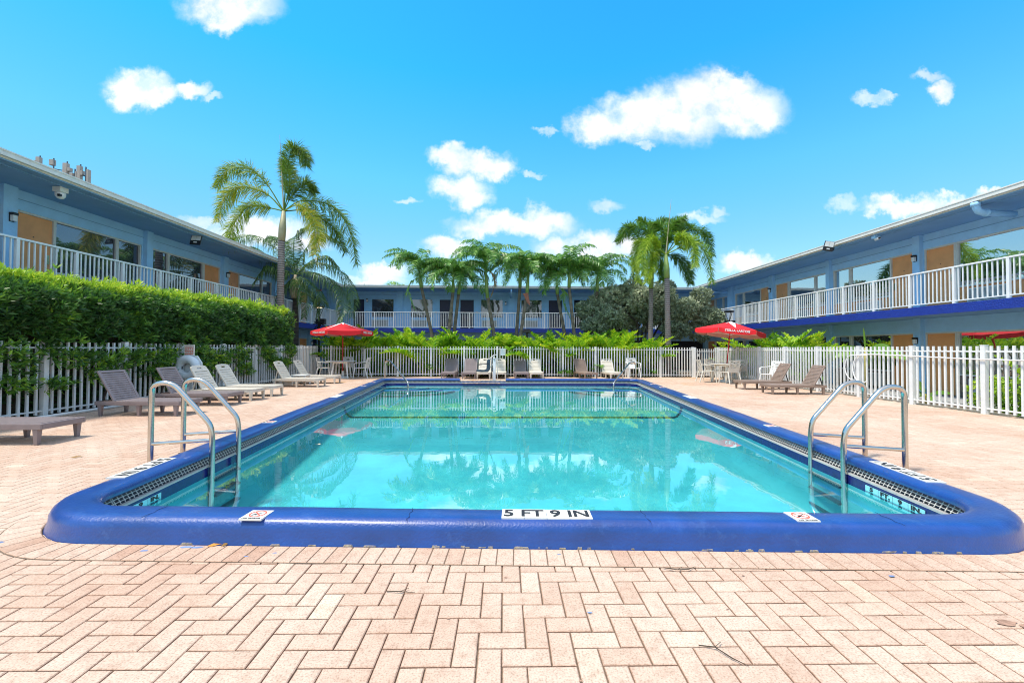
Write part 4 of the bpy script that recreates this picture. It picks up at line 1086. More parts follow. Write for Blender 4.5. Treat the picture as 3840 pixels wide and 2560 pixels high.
# ------------------------------------------------------------------ FOLIAGE
def frond(mb,pts,n,ll,lw,rng,plume=0,droop=.6,tint=(.3,.7),start=.12,vee=.35,fwd=.55,rw=.018,petiole_t=None,two=True,tipf=.35):
    P=[Vector(p) for p in pts]
    # Catmull-Rom resample
    segs=len(P)-1; K=[P[0]*2-P[1]]+P+[P[-1]*2-P[-2]]
    def ev(t):
        x=min(t*segs,segs-1e-6); i=int(x); u=x-i; a,b,c,d=K[i],K[i+1],K[i+2],K[i+3]
        return .5*((2*b)+(c-a)*u+(2*a-5*b+4*c-d)*u*u+(-a+3*b-3*c+d)*u**3)
    ns=14; path=[ev(k/ns) for k in range(ns+1)]
    mb.tint=petiole_t if petiole_t is not None else tint[0]*.5+tint[1]*.5
    mb.tube(path,[rw*(1-.8*k/ns) for k in range(ns+1)],4,caps=False)
    for k in range(n):
        t=start+(1-start)*(k+rng.random()*.5)/n
        p=ev(t); T=(ev(min(1,t+.02))-ev(max(0,t-.02))).normalized()
        Sd=T.cross(Vector((0,0,1)))
        if Sd.length<.05: Sd=T.cross(Vector((1,0,0)))
        Sd.normalize(); Nn=Sd.cross(T)
        env=math.sin(PI*(.12+.88*min(1,(t-start)/(1-start))**.8))**.6 if t<.99 else .3
        env=max(tipf,env)
        for s in (-1,1):
            if plume:
                a=rng.uniform(-PI,PI); D=Sd*math.cos(a)+Nn*math.sin(a)
            else: D=Sd*s+Nn*vee*rng.uniform(.5,1.5)
            D=(D+T*fwd*rng.uniform(.7,1.3)).normalized()
            L_=ll*env*rng.uniform(.8,1.15); g=droop*rng.uniform(.6,1.4)
            m1=p+D*L_*.5-Vector((0,0,g*L_*.12)); e=p+D*L_*(1-.25*g)-Vector((0,0,g*L_*.62))
            wv=T.cross(D); 
            W=(T*.8+wv*rng.uniform(-.6,.6)).normalized()*lw*.5
            mb.tint=min(1,max(0,rng.uniform(*tint)))
            b=len(mb.v); mb.v+= [tuple(p-W*.5),tuple(p+W*.5),tuple(m1+W),tuple(m1-W),tuple(e)]; mb.t+=[mb.tint]*5
            mb.f+= [(b,b+1,b+2,b+3),(b+3,b+2,b+4)]; mb.mi+=[mb.cur]*2
def arch(base,az,e0,length,bend,n=7):
    p=Vector(base); out=[p.copy()]; 
    for k in range(n):
        t=(k+.5)/n; e=e0-bend*t**1.1; p=p+Vector((math.cos(az)*math.cos(e),math.sin(az)*math.cos(e),math.sin(e)))*length/n; out.append(p.copy())
    return out
def palm(label,base,shaft0,crown,rng,group,lname='xmas',r0=.095,length=2.1,nf=12,extra=None,bark='bark_tan',mid=None,shaft='shaft',fmat=None,plume=0,ll=.48,lw=.045,spear=None,cname='palm_tree',e_rng=(10,80),bend=(75,120),leafn=46,tints=(.15,.85),custom=None,droop=.7):
    b=Vector(base); s0=Vector(shaft0)-b; cr=Vector(crown)-b
    root=thing(cname,label,'palm tree',base,0,group)
    md=(Vector(mid)-b) if mid else s0*.5+Vector((s0.x*-.12,0,0))
    tr=MB(); tr.tube([(0,0,-.1),Vector((md.x*.35,md.y*.35,md.z*.45)),md,s0*.8+md*.2*.0+Vector((0,0,0)) if False else (md+s0)/2,s0],[r0*1.35,r0*1.08,r0,r0*.9,r0*.85],12); tr.build('trunk',M[bark],root,smooth=True)
    sh=MB(); sh.tube([s0-Vector((0,0,.03)),s0*.6+cr*.4,cr],[r0*.95,r0*1.0,r0*.5],12); sh.build('crownshaft',M[shaft],root,smooth=True)
    c=MB()
    if custom: custom(c,cr,b,rng)
    else:
        for k in range(nf):
            az=2*PI*k/nf*1.0+rng.uniform(-.25,.25); e0=R(rng.uniform(*e_rng)) if k%3 else R(rng.uniform(60,86))
            frond(c,arch(cr,az,e0,length*rng.uniform(.85,1.1),R(rng.uniform(*bend))),leafn,ll,lw,rng,plume=plume,tint=tints,droop=droop,rw=.016,start=.16)
    c.build('crown',M[fmat or lname],root,recalc=False)
    if spear is not None:
        sp=MB(); sp.tube([cr,cr*.5+(Vector(spear)-b)*.5,Vector(spear)-b],[.03,.02,.006],6); sp.build('spear_leaf',M['shaft_tan'],root)
    return root
GP='Christmas palms in the row behind the far fence'
Yp=22.5
specs=[
 ('left-leaning palm with a hanging green frond, leftmost of the row behind the far fence',(1620,1256),(1580,1076),(1572,1024),12),
 ('palm with dark upper trunk, second of the row from the left, crossing its neighbour',(1681,1267),(1698.5,1095),(1700,1045),11),
 ('slim palm closely right of the second palm, its trunk darkened near the base',(1702,1259),(1719.6,1102),(1727,1046),10),
 ('tall palm near the middle with a brown dead frond hanging beside its trunk',(1853,1256),(1828,1115),(1819,995),13),
 ('palm with a smooth grey trunk just right of the middle of the row',(1936,1261),(1950,1076),(1951,1018),11),
 ('palm with a reddish peeling sheath below its crown, behind the black lamp post',(1951,1261),(1976,1102),(1982,1022),12),
 ('left-leaning palm with a long hanging green frond, third of the row from the right',(2118,1256),(2090,1102),(2088,1058),10),
 ('slender palm leaning left, second of the row from the right',(2153,1252),(2134,1076),(2136,1018),11),
 ('palm curving right, rightmost of the row, in front of the silver bush',(2214,1269),(2239,1091),(2241,1036),12)]
for i,(lab,b,s,c,nf) in enumerate(specs):
    Y=Yp+(-.35 if i%2 else .25); rng=random.Random(30+i)
    B=at(*b,Y); S=at(*s,Y); Cc=at(*c,Y)
    # carry the trunk line down to the ground
    dirx=(B.x-S.x)/(S.z-B.z); gx_=B.x+dirx*.5*(B.z+.05)
    root=palm(lab,(gx_,Y,-.05),S,Cc,rng,GP,nf=nf+5,mid=(B.x,Y,B.z),length=2.35 if i!=3 else 2.6,tints=(.05,.9),ll=.62,lw=.044,leafn=66,bark='bark_tan' if i not in(1,) else 'bark_tan',e_rng=(42,86),bend=(110,165),droop=.8)
    cb=Cc-Vector((gx_,Y,-.05))
    if i in (0,6):
        d=MB(); sgn=-1 if i==0 else 1; frond(d,[cb+Vector((0,-.05,-.25)),cb+Vector((sgn*.35,-.2,-.5)),cb+Vector((sgn*.42-.1,-.25,-1.1)),cb+Vector((sgn*.15+.55*(i==6),-.25,-2.0))],40,.45,.05,rng,tint=(.5,1),droop=1.2); d.build('hanging_frond',M['xmas'],root,recalc=False)
    if i==3:
        d=MB(); frond(d,[cb+Vector((.05,-.1,-.25)),cb+Vector((.40,-.2,-.5)),cb+Vector((.52,-.25,-1.1)),cb+Vector((.20,-.25,-1.95))],34,.40,.06,rng,tint=(.2,1),droop=1.1,fwd=1.2); d.build('dead_frond',M['dead'],root,recalc=False)
    if i==5:
        d=MB(); d.prism([(-.22,.0),(.05,.05),(.12,-.35),(.16,-.62),(.02,-.5),(-.12,-.2)],'y',-.16,-.12)
        o=d.build('peeling_sheath',mat('rusty_sheath',(.38,.13,.08),.7,var=.3),root); sb=S-Vector((gx_,Y,-.05)); o.location=sb

def foxcrown(specs_px,Y,tb,tn=(.2,1),ll=.74,mn=250,lw=.025,r_=.03):
    def fn(c,cr,b,rng):
        for sp in specs_px:
            pts,tint,dy=sp
            P=[cr]+[at(x,y,Y+dy*(k+1)/len(pts))-b for k,(x,y) in enumerate(pts)]
            frond(c,P,mn,ll,lw,rng,plume=1,tint=tint,droop=.45,rw=r_,start=.22,fwd=.75,tipf=.5)
            frond(c,P,int(mn*.55),ll*.9,lw,rng,plume=0,tint=tint,droop=.5,rw=.005,start=.22,fwd=.7,tipf=.5)
    return fn
G_,Yl,Br=(.05,.6),(.45,1.0),(.35,.95)
left_specs=[([(1076,640),(1098,560),(1140,575),(1148,622)],(.0,.55),-.5),
 ([(1000,690),(930,632),(850,640),(812,705)],(.1,.85),.4),
 ([(1000,728),(900,700),(840,745),(818,830)],(.3,1.),-.6),
 ([(1010,780),(930,775),(872,850),(862,925)],(.2,.9),-1.0),
 ([(1095,735),(1150,688),(1182,722)],(.0,.5),.9),
 ([(1135,752),(1246,775),(1312,868),(1335,990)],(.1,.7),.3),
 ([(1115,770),(1165,810),(1192,880),(1180,955)],(.5,1.),-1.2),
 ([(1150,792),(1246,850),(1296,945)],(.0,.6),1.2),
 ([(1085,700),(1080,640),(1062,600)],(.1,.6),.8)]
b_=at(1050,1175,18.2)
palm('tall foxtail palm with yellowing bushy fronds rising above the left hedge and roof',(b_.x-.03,18.2,-.05),at(1056,900,18.2),at(1064,792,18.2),random.Random(3),'foxtail palms',r0=.15,bark='bark_grey',shaft='shaft_tan',fmat='foxtail',mid=b_,custom=foxcrown(left_specs,18.2,None),spear=at(1049,506,18.2))
f1=[([(2400,900),(2350,850),(2310,905)],(.0,.5),.8),([(2420,900),(2400,950),(2370,1040)],(.0,.5),-.4),([(2430,930),(2400,905),(2380,980),(2395,1060)],(.6,1),-1.0),([(2455,930),(2475,900),(2500,960)],(.0,.6),.9),([(2440,900),(2425,840),(2395,820)],(.1,.7),.6),([(2450,950),(2440,1000),(2425,1060)],(.5,1.),-1.2),([(2460,940),(2480,990),(2482,1050)],(.1,.6),-.5),([(2448,880),(2470,830),(2520,825)],(.0,.5),.8)]
b_=at(2440,1256,21.5)
palm('foxtail palm with ringed grey trunk and yellow-green hanging fronds, left of the right-hand pair',(b_.x,21.5,-.05),at(2441,1080,21.5),at(2446,955,21.5),random.Random(5),'foxtail palms',r0=.125,bark='bark_grey',fmat='foxtail_green',mid=b_,custom=foxcrown(f1,21.5,None,ll=.60,mn=200,lw=.032))
f2=[([(2440,880),(2370,850),(2320,905)],(.0,.45),.9),([(2560,870),(2640,870),(2672,960)],(.0,.5),.9),([(2545,930),(2600,900),(2650,960),(2672,1060)],(.3,.95),-.5),([(2535,915),(2560,885),(2600,930),(2608,1000)],(.5,1.),-1.2),([(2500,900),(2480,850),(2440,840)],(.1,.6),.8),([(2515,890),(2545,845),(2600,850)],(.1,.6),.7),([(2530,960),(2575,1000),(2590,1065)],(.0,.35),1.0),([(2470,930),(2440,900),(2410,960),(2415,1030)],(.45,1.),-.9),([(2510,870),(2530,835),(2570,815)],(.1,.6),.2)]
b_=at(2505,1300,20)
palm('foxtail palm with smooth pale pink-grey trunk and tall spear, right of the right-hand pair',(b_.x,20,-.05),at(2501,1041,20),at(2497,955,20),random.Random(6),'foxtail palms',r0=.14,bark='bark_grey',fmat='foxtail_green',mid=b_,custom=foxcrown(f2,20,None,ll=.64,mn=200,lw=.032),spear=at(2517,748,20))
# queen palm
def queen(c,cr,b,rng):
    sp=[([(1180,985),(1270,1010),(1320,1090),(1318,1190)],-.8),([(1170,1020),(1240,1050),(1290,1130),(1270,1210)],-1.4),([(1150,990),(1220,960),(1270,1000)],.8),
        ([(1060,960),(980,890),(900,890),(870,930)],.3),([(1050,1000),(960,930),(890,960)],-.6),([(1060,1020),(1000,1000),(950,1060)],-.9),([(1100,940),(1110,880),(1150,850)],.4),([(1130,960),(1200,880),(1270,905)],.9),
        ([(1120,1060),(1150,1100),(1140,1190)],-.6),([(1080,1060),(1050,1090),(1040,1160)],-.4),([(1150,1050),(1200,1110),(1190,1190)],-.4),([(1080,950),(1040,890),(1000,900)],.8)]
    for pts,dy in sp:
        P=[cr]+[at(x,y,20+dy*(k+1)/len(pts))-b for k,(x,y) in enumerate(pts)]
        frond(c,P,130,.85,.028,rng,plume=0,tint=(.05,1),droop=1.15,rw=.022,start=.12,fwd=.5,vee=.1)
b_=at(1108,1200,20)
qp=palm('shaggy queen palm with long drooping fronds and pale leaf bases behind the tall foxtail palm',(b_.x,20,-.05),at(1108,1110,20),at(1108,1030,20),random.Random(8),None,r0=.14,bark='bark_dark',shaft='boot',mid=b_,custom=queen,fmat='queen')
bt_=MB(); o_=at(1108,1085,20)-Vector((b_.x,20,-.05)); bt_.tube([o_+Vector((-.02,-.1,-.42)),o_+Vector((0,-.12,-.1)),o_+Vector((.02,-.05,.45))],[.12,.20,.15],10); bt_.build('leaf_boots',M['boot'],qp,smooth=True)

# areca clumps
def areca_mesh(seed,h=2.35,nf=18):
    rng=random.Random(seed); c=MB()
    for k in range(nf):
        az=rng.uniform(0,2*PI); e0=R(rng.uniform(68,88)); L_=h*rng.uniform(.85,1.15)
        base=Vector((rng.uniform(-.22,.22),rng.uniform(-.22,.22),0))
        t0=rng.uniform(0,.45)
        frond(c,arch(base,az,e0,L_,R(rng.uniform(35,90))),42,.50,.066,rng,tint=(t0,t0+.55),droop=.35,vee=.75,fwd=.8,rw=.012,start=.30,petiole_t=.9)
    for k in range(12):
        az=rng.uniform(0,2*PI); frond(c,arch(Vector((rng.uniform(-.2,.2),rng.uniform(-.2,.2),0)),az,R(rng.uniform(60,80)),h*rng.uniform(.35,.62),R(100)),24,.40,.055,rng,tint=(0,.35),droop=.5,vee=.4,rw=.01,start=.2)
    return c
arecas=[]
GA='areca palms in the bed behind the far fence'
ALAB='bushy bright green areca palm in the bed between the far fence and the back wing'
for k in range(4):
    r_=thing('areca_palm',ALAB,'palm shrub',(0,0,-.05),0,GA); areca_mesh(50+k).build('fronds',M['areca'],r_,recalc=False); arecas.append(r_)
rng=random.Random(4)
xs_=[-7.7,-7.0,-6.35,-5.7,-5.0,-4.35,-3.7,-3.05,-2.4,-1.8,-1.1,-.5,.1,.75,1.5,2.1,2.8,3.4,4.1,4.8,5.4,6.1,6.75,7.35]
for i,x in enumerate(xs_):
    loc=(x+rng.uniform(-.15,.15),20.0+rng.uniform(-.25,.55)+ (i%2)*.35,-.05); rz=rng.uniform(0,6.28); sc=rng.uniform(.88,1.10)
    if i<4: arecas[i].location=loc; arecas[i].rotation_euler=(0,0,rz); arecas[i].scale=(sc,)*3
    else: dup(arecas[i%4],loc,rz,scale=sc)
for i in range(15):
    dup(arecas[(i*3+1)%4],(-7.9+i*1.02+rng.uniform(-.2,.2),21.3+rng.uniform(-.3,.3),-.05),rng.uniform(0,6.28),scale=rng.uniform(.7,.86))
GQ='areca palms behind the right-hand fence'
for i,(x,y,s,lab) in enumerate(((11.0,19.4,.80,'low areca palm behind the gate below the right umbrella'),(11.3,18.0,.95,'areca palm right behind the right umbrella, left of the yellowest clump'),(11.25,16.7,1.06,'tall yellow-green areca palm behind the right-hand fence, beyond the loungers'),(11.5,15.6,.92,'yellow-tipped areca palm behind the right-hand fence, the nearest of its row'))):
    dup(arecas[(i+2)%4],(x,y,-.1),i*1.3+.4,lab,GQ,s)
dup(arecas[1],(10.55,7.75,-.15),2.2,'small areca palm with yellow leaf tips at the right edge of the photo',GQ,.62)

# (dense understory is added after the sprig helper)
# hedge and shrubs: sprigs of elongated leaves
def sprigs(C,D,size,nleaf,rs,tint,lw=.30,spread=.95):
    """C centres, D outward directions"""
    n=len(C); m_=nleaf
    D=D/np.linalg.norm(D,axis=1,keepdims=True)
    a=rs.rand(n,m_)*2*np.pi; tl=rs.rand(n,m_)*spread+.25
    ref=np.where(np.abs(D[:,2:3])<.9,np.array([[0,0,1.]]),np.array([[1.,0,0]]))
    S=np.cross(D,ref); S/=np.linalg.norm(S,axis=1,keepdims=True); T=np.cross(D,S)
    dirs=(D[:,None,:]*np.cos(tl)[...,None]+(S[:,None,:]*np.cos(a)[...,None]+T[:,None,:]*np.sin(a)[...,None])*np.sin(tl)[...,None])
    sz=size*(.7+.6*rs.rand(n,m_))[...,None]
    perp=np.cross(dirs,D[:,None,:]+.3*rs.randn(n,m_,3)); perp/=np.linalg.norm(perp,axis=2,keepdims=True)+1e-9
    off=(rs.rand(n,m_)*.5)[...,None]*size*D[:,None,:]
    p0=C[:,None,:]+off-dirs*0; p2=p0+dirs*sz; p1=p0+dirs*sz*.5
    w=perp*sz*lw*.5
    V=np.stack([p0,p1+w,p2,p1-w],axis=2).reshape(-1,3)
    F=np.arange(len(V)).reshape(-1,4)
    tt=np.repeat(np.clip(tint[:,None]+rs.randn(n,m_)*.10,0,1).reshape(-1),4)
    return V,F,tt
rs=np.random.RandomState(5)
def fbm(x,y):
    return .5*np.sin(1.3*x+.7*np.sin(1.9*y))+.3*np.sin(2.9*y+1.1*x+2)+.2*np.sin(5.3*x-3.1*y)+.13*np.sin(9.1*y+4.3*x)
def topz(y): return 2.37+.26*np.clip((y-6)/7,0,1)+.05*fbm(y*2,y)
hedge=thing('hedge','tall clipped green hedge growing behind and through the left fence','hedge',(-9.2,10.2,0))
hc=np.array([-9.2,10.2,0.])
CC=[];DD=[];TT=[]
# front face
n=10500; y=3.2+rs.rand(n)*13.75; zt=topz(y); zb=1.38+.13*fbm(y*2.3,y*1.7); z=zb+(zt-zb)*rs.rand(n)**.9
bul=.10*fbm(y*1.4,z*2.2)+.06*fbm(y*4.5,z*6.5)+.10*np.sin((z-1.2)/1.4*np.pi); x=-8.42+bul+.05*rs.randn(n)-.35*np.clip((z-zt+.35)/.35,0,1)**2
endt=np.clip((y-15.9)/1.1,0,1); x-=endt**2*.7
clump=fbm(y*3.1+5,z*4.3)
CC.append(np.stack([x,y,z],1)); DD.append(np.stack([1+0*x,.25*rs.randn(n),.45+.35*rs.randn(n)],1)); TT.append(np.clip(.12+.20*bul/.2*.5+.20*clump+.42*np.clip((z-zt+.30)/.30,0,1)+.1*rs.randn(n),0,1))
n=2600; y=3.2+rs.rand(n)*13.9; z=.1+rs.rand(n)*1.3; x=-8.58-.12*rs.rand(n)
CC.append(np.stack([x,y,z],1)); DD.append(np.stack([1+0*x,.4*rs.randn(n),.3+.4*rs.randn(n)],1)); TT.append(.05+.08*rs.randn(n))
# top
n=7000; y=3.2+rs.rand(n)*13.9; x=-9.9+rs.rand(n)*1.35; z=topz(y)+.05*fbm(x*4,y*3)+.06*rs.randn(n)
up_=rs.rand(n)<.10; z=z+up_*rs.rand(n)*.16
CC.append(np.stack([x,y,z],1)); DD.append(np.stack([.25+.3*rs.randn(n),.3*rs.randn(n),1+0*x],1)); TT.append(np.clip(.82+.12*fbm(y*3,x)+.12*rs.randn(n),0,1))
# far end
n=1600; z=.3+rs.rand(n)*2.35; x=-9.8+rs.rand(n)*1.4; y=17.0+.1*rs.randn(n)-.2*np.abs(x+9.1)
CC.append(np.stack([x,y,z],1)); DD.append(np.stack([.3*rs.randn(n),1+0*x,.4+.2*rs.randn(n)],1)); TT.append(np.clip(.3+.2*rs.randn(n),0,1))
# tufts pushing through the pickets
tf=[(7.3,1.0,.35,.20),(7.25,.62,.30,.16),(7.9,.55,.25,.10),(8.15,1.12,.45,.18),(8.7,.98,.5,.22),(9.15,.95,.4,.22),(8.9,.68,.25,.12),(9.6,1.05,.3,.15),(10.2,.75,.4,.25),(10.5,.55,.25,.22),(10.35,1.1,.4,.2),(11.45,1.15,.5,.25),(11.8,.85,.45,.28),(11.6,.6,.3,.2),(12.4,.95,.5,.25),(13.3,1.05,.5,.2),(13.6,.62,.35,.2),(14.8,1.1,.5,.22),(15.3,.75,.4,.2),(15.9,.72,.45,.13),(16.4,1.15,.4,.2),(7.0,1.2,.5,.15),(6.4,1.1,.3,.15)]
for (ty,tz,ry,rz_) in tf:
    n=int((42 if ty<9.3 else 66)*ry/.4); y=ty+ry*rs.randn(n)*.5; z=tz+rz_*rs.randn(n)*.6; x=-8.32+.20*rs.rand(n)*np.exp(-((y-ty)/ry)**2)
    CC.append(np.stack([x,y,z],1)); DD.append(np.stack([1+0*x,.5*rs.randn(n),.3+.4*rs.randn(n)],1)); TT.append(np.clip(.38+.18*rs.randn(n),0,1))
C_=np.concatenate(CC)-hc; D_=np.concatenate(DD); T_=np.concatenate(TT)
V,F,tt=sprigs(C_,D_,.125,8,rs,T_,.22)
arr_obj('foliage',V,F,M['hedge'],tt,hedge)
# inner twigs that close the body
mb=MB(); mb.prism([(-.62,.0),(.52,.0),(.56,1.0),(.62,2.2),(-.62,2.2)],'y',-7.4,6.5); mb.build('inner_branches',M['twig'],hedge)
kids[hedge.name]=[]

def bush(root,mat_name,ell,n,size,nleaf,rs,tb,lw=.45,spread=1.1,zfloor=None):
    CC=[];DD=[];TT=[]; org=np.array(root.location)
    tot=sum(e[3]*e[5] for e in ell)
    for (cx,cy,cz,rx,ry,rz_) in ell:
        k=int(n*rx*rz_/tot); d=rs.randn(k,3); d/=np.linalg.norm(d,axis=1,keepdims=True)
        rr=(.72+.32*rs.rand(k))[:,None]
        P=np.array([cx,cy,cz])+d*rr*np.array([rx,ry,rz_])
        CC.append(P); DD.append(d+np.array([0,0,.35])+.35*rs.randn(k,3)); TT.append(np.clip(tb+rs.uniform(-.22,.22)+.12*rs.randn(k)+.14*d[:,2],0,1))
    C_=np.concatenate(CC)-org; V,F,tt=sprigs(C_,np.concatenate(DD),size,nleaf,rs,np.concatenate(TT),lw,spread)
    return arr_obj('crown',V,F,M[mat_name],tt,root)
bt=thing('silver_buttonwood','broad silver-grey buttonwood bush behind the two foxtail palms','tree',(7.6,23.2,-.05))
ell=[]
r2=random.Random(12)
for k in range(46):
    x=r2.uniform(4.9,11.2); hgt=math.sin((x-4.0)/7.6*PI)**.5
    z=r2.uniform(2.2,2.3+2.35*hgt); ell.append((x,23.2+r2.uniform(-1.1,1.1),z,r2.uniform(.45,.8),r2.uniform(.45,.8),r2.uniform(.32,.55)))
ell+=[(4.6,22.9,3.4,.5,.4,.25),(4.3,22.8,3.6,.3,.3,.15),(11.3,22.6,3.0,.6,.5,.5),(11.6,22.4,2.6,.4,.4,.4),(10.8,22.6,4.2,.5,.5,.35),(7.2,22.9,4.7,.5,.5,.35),(8.9,23,4.75,.5,.5,.3),(6.0,23,4.2,.5,.5,.4)]
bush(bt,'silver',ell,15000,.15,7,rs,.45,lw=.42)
mb=MB()
for k in range(9):
    a=R(40*k); mb.tube([(.1*math.cos(a),.1*math.sin(a),0),(.35*math.cos(a),.3*math.sin(a),1.2),(1.6*math.cos(a)+r2.uniform(-.5,.5),.7*math.sin(a),2.5+r2.uniform(-.2,.5)),(2.6*math.cos(a),.9*math.sin(a),3.4+r2.uniform(-.2,.7))],[.09,.07,.05,.02],7)
mb.build('trunk',M['bark_dark'],bt,smooth=True)
gc=thing('ground_cover',None,None,(0,21,-.05)); gc['kind']='stuff'
bush(gc,'hedge',[(-8+.55*k,21.0+.3*math.sin(k*2.1),.35+.12*math.sin(k*1.7),.55,.5,.75) for k in range(30)],5200,.22,5,rs,-.25,lw=.16)
# small clipped hedge at right
sh=thing('hedge','low bright green hedge behind the right-hand fence near the photo edge','hedge',(11.1,8.6,-.15))
bush(sh,'hedge',[(10.9,9.2,.25,.35,.35,.45),(11.0,8.8,.3,.4,.4,.42),(11.2,8.3,.28,.4,.4,.42),(10.95,8.5,.1,.4,.4,.4),(11.4,7.8,.3,.45,.45,.42),(11.0,7.6,.1,.4,.4,.4)],2600,.055,6,rs,.62,lw=.5)
mb=MB(); mb.tube([(0,0,0),(0,0,.4)],.05,8); mb.build('trunk',M['twig'],sh)
# broad-leaved banana plants
def banana(label,loc,leaves,stem_h,rng,sc=1):
    root=thing('banana_plant',label,'plant',loc,0,'banana plants')
    mb=MB(); mb.tint=.8; mb.tube([(0,0,0),(0,.02,stem_h*.6),(0,0,stem_h)],[.06*sc,.05*sc,.03*sc],8); mb.build('stem',mat('banana_stem',(.36,.30,.06),.6,var=.35),root,smooth=True)
    for (az,e0,L_,W_,bend,t) in leaves:
        c=MB(); P=arch((0,0,stem_h*.85),R(az),R(e0),L_,R(bend),9); rl_=R(52)*(1 if math.sin(R(az))*1>0 else -1)
        n=len(P)
        for i in range(n-1):
            def rowp(i):
                p=P[i]; T=(P[min(n-1,i+1)]-P[max(0,i-1)]).normalized(); S0=T.cross(Vector((0,0,1))).normalized(); N0=S0.cross(T); S=S0*math.cos(rl_)+N0*math.sin(rl_); Nn=N0*math.cos(rl_)-S0*math.sin(rl_)
                u=i/(n-1); w=W_*max(0,math.sin(PI*min(1,max(0,(u-.12)/.9))))**.55 if u>.12 else .012
                return [p-S*w*.5-Nn*w*.12*-1,p,p+S*w*.5+Nn*w*.12],u
            a,u=rowp(i);b,_=rowp(i+1); c.tint=t
            c.tint=min(1,t+.15); c.add([a[0],a[1],b[1],b[0]],[(0,1,2,3)]); c.tint=max(0,t-.1); c.add([a[1],a[2],b[2],b[1]],[(0,1,2,3)])
        c.build('leaf',M['banana'],root,recalc=False)
    return root
banana('large banana plant with broad leaves rising over the right-hand fence',(10.75,12.25,-.1),[(170,35,.95,.34,85,.6),(95,25,.9,.30,75,.7),(265,15,1.45,.26,40,.8),(80,5,1.4,.26,45,.55),(290,50,.7,.3,80,.4),(200,88,.8,.05,8,1)],1.45,rng)
banana('young banana plant with small upright leaves in front of an orange ground-floor door',(10.4,10.15,-.1),[(100,30,.5,.13,60,.6),(270,25,.6,.13,30,.5),(110,75,.5,.14,40,.3),(200,10,.45,.12,50,.7),(255,5,.3,.10,60,.9)],.3,rng,.6)
banana('broad single-leaved banana plant among the areca palms behind the far fence',(-2.05,20.9,-.05),[(250,72,.75,.36,60,.45),(300,60,.6,.30,70,.7)],1.15,rng,.7)
# small treetops visible over the back roof
tt_=thing('distant_tree','sparse treetop showing just above the roof of the back wing','tree',(-9.4,34,-.1))
bush(tt_,'hedge',[(-8.9,34,6.25,.5,.5,.35),(-8.2,34,6.15,.35,.4,.25),(-11.2,34,6.05,.2,.3,.3)],260,.10,5,rs,.3)
mb=MB(); mb.tube([(0,0,0),(.1,0,3),(.4,0,6.1)],[.12,.1,.04],8); mb.build('trunk',M['bark_dark'],tt_)

# ------------------------------------------------------------------ CELL ANTENNAS behind left roof
an=thing('cell_antennas','cluster of grey mobile phone antennas on masts showing above the left roof','antenna',(-31,30,0))
def apx(x,y,Y=30): return at(x/3.92,500+y/3.92,Y)-Vector((-31,30,0))
mm=mat('antenna_grey',(.42,.36,.30),.6,var=.1)
for (x0,x1,y0,y1) in ((545,595,352,560),(740,797,390,470),(940,995,442,700),(1145,1190,482,760),(1290,1310,538,800),(1125,1143,570,720),(1200,1222,552,620),(1040,1082,585,650),(500,540,405,470),(1005,1045,512,560)):
    a=apx(x0,y0);b=apx(x1,y1); mb=MB(); mb.box(a.x,b.x,a.y-.1,a.y+.12,b.z,a.z); mb.build('panel_antenna',mm,an)
mb=MB()
for x,y in ((592,330),(792,368),(990,415),(1187,458),(1265,495),(1105,525)): p=apx(x,y); mb.tube([p,(p.x,p.y,4)],.04,6)
for (a,b) in (((800,525),(940,550)),((1100,575),(1260,635)),((1200,600),(1262,640)),((1255,530),(1300,545))): mb.bar(apx(*a),apx(*b),.06)
mb.box(-3,3,-.3,.3,3.2,4.1); mb.tube([(0,0,0),(0,0,4)],.4,12)
mb.build('mast',M['grey_metal'],an)

# ------------------------------------------------------------------ SMALL THINGS ON THE PAVING
def leaf(label,x,y,z,rz,sz,m_,name='fallen_leaf'):
    root=None; mb=MB(); mb.tint=.6
    mb.add([(-sz,0,.004),(0,sz*.35,.012),(sz,0,.006),(0,-sz*.35,.003),(sz*1.5,.1*sz,.004)],[(0,3,1),(3,2,1),(2,4,1)])
    o=mb.build(name,m_,None,recalc=False); o.location=(x,y,z); o.rotation_euler=(0,0,rz); tag(o,label,'leaf' if 'leaf' in name else 'twig'); return o
om=leafmat('orange_leaf',[(0,(.6,.25,.03)),(1,(.75,.35,.05))],.2)
leaf('small orange leaf lying against the foot of the front coping',-1.84,2.735,.007,.3,.035,om)
leaf('small brown leaf beside the orange one at the foot of the front coping',-1.77,2.742,.007,1.2,.028,M['dead'])
leaf('dry brown leaf on the paving beyond the near left lounger',-4.9,4.95,.004,.6,.05,M['dead'])
def twig(label,pts):
    mb=MB(); mb.tube(pts,[.0025]*(len(pts)-1)+[.001],5); q=Vector(pts[1]); mb.tube([q,q+Vector((.04,.03,.0))],.0015,4)
    tag(mb.build('fallen_twig',M['twig'],None),label,'twig')
twig('thin dry twig lying on the bricks right of the 5 FT 9 IN marker',[(.93,2.43,.009),(1.0,2.40,.013),(1.07,2.41,.010),(1.12,2.44,.009)])
twig('thin dry twig lying on the bricks left of the middle of the front coping',[(-.60,2.22,.007),(-.53,2.21,.010),(-.45,2.205,.007)])
twig('curved twig lying on the bricks at the bottom right of the photo',[(.84,1.80,.006),(.90,1.78,.012),(.94,1.72,.009),(.985,1.68,.006)])
mb=MB()
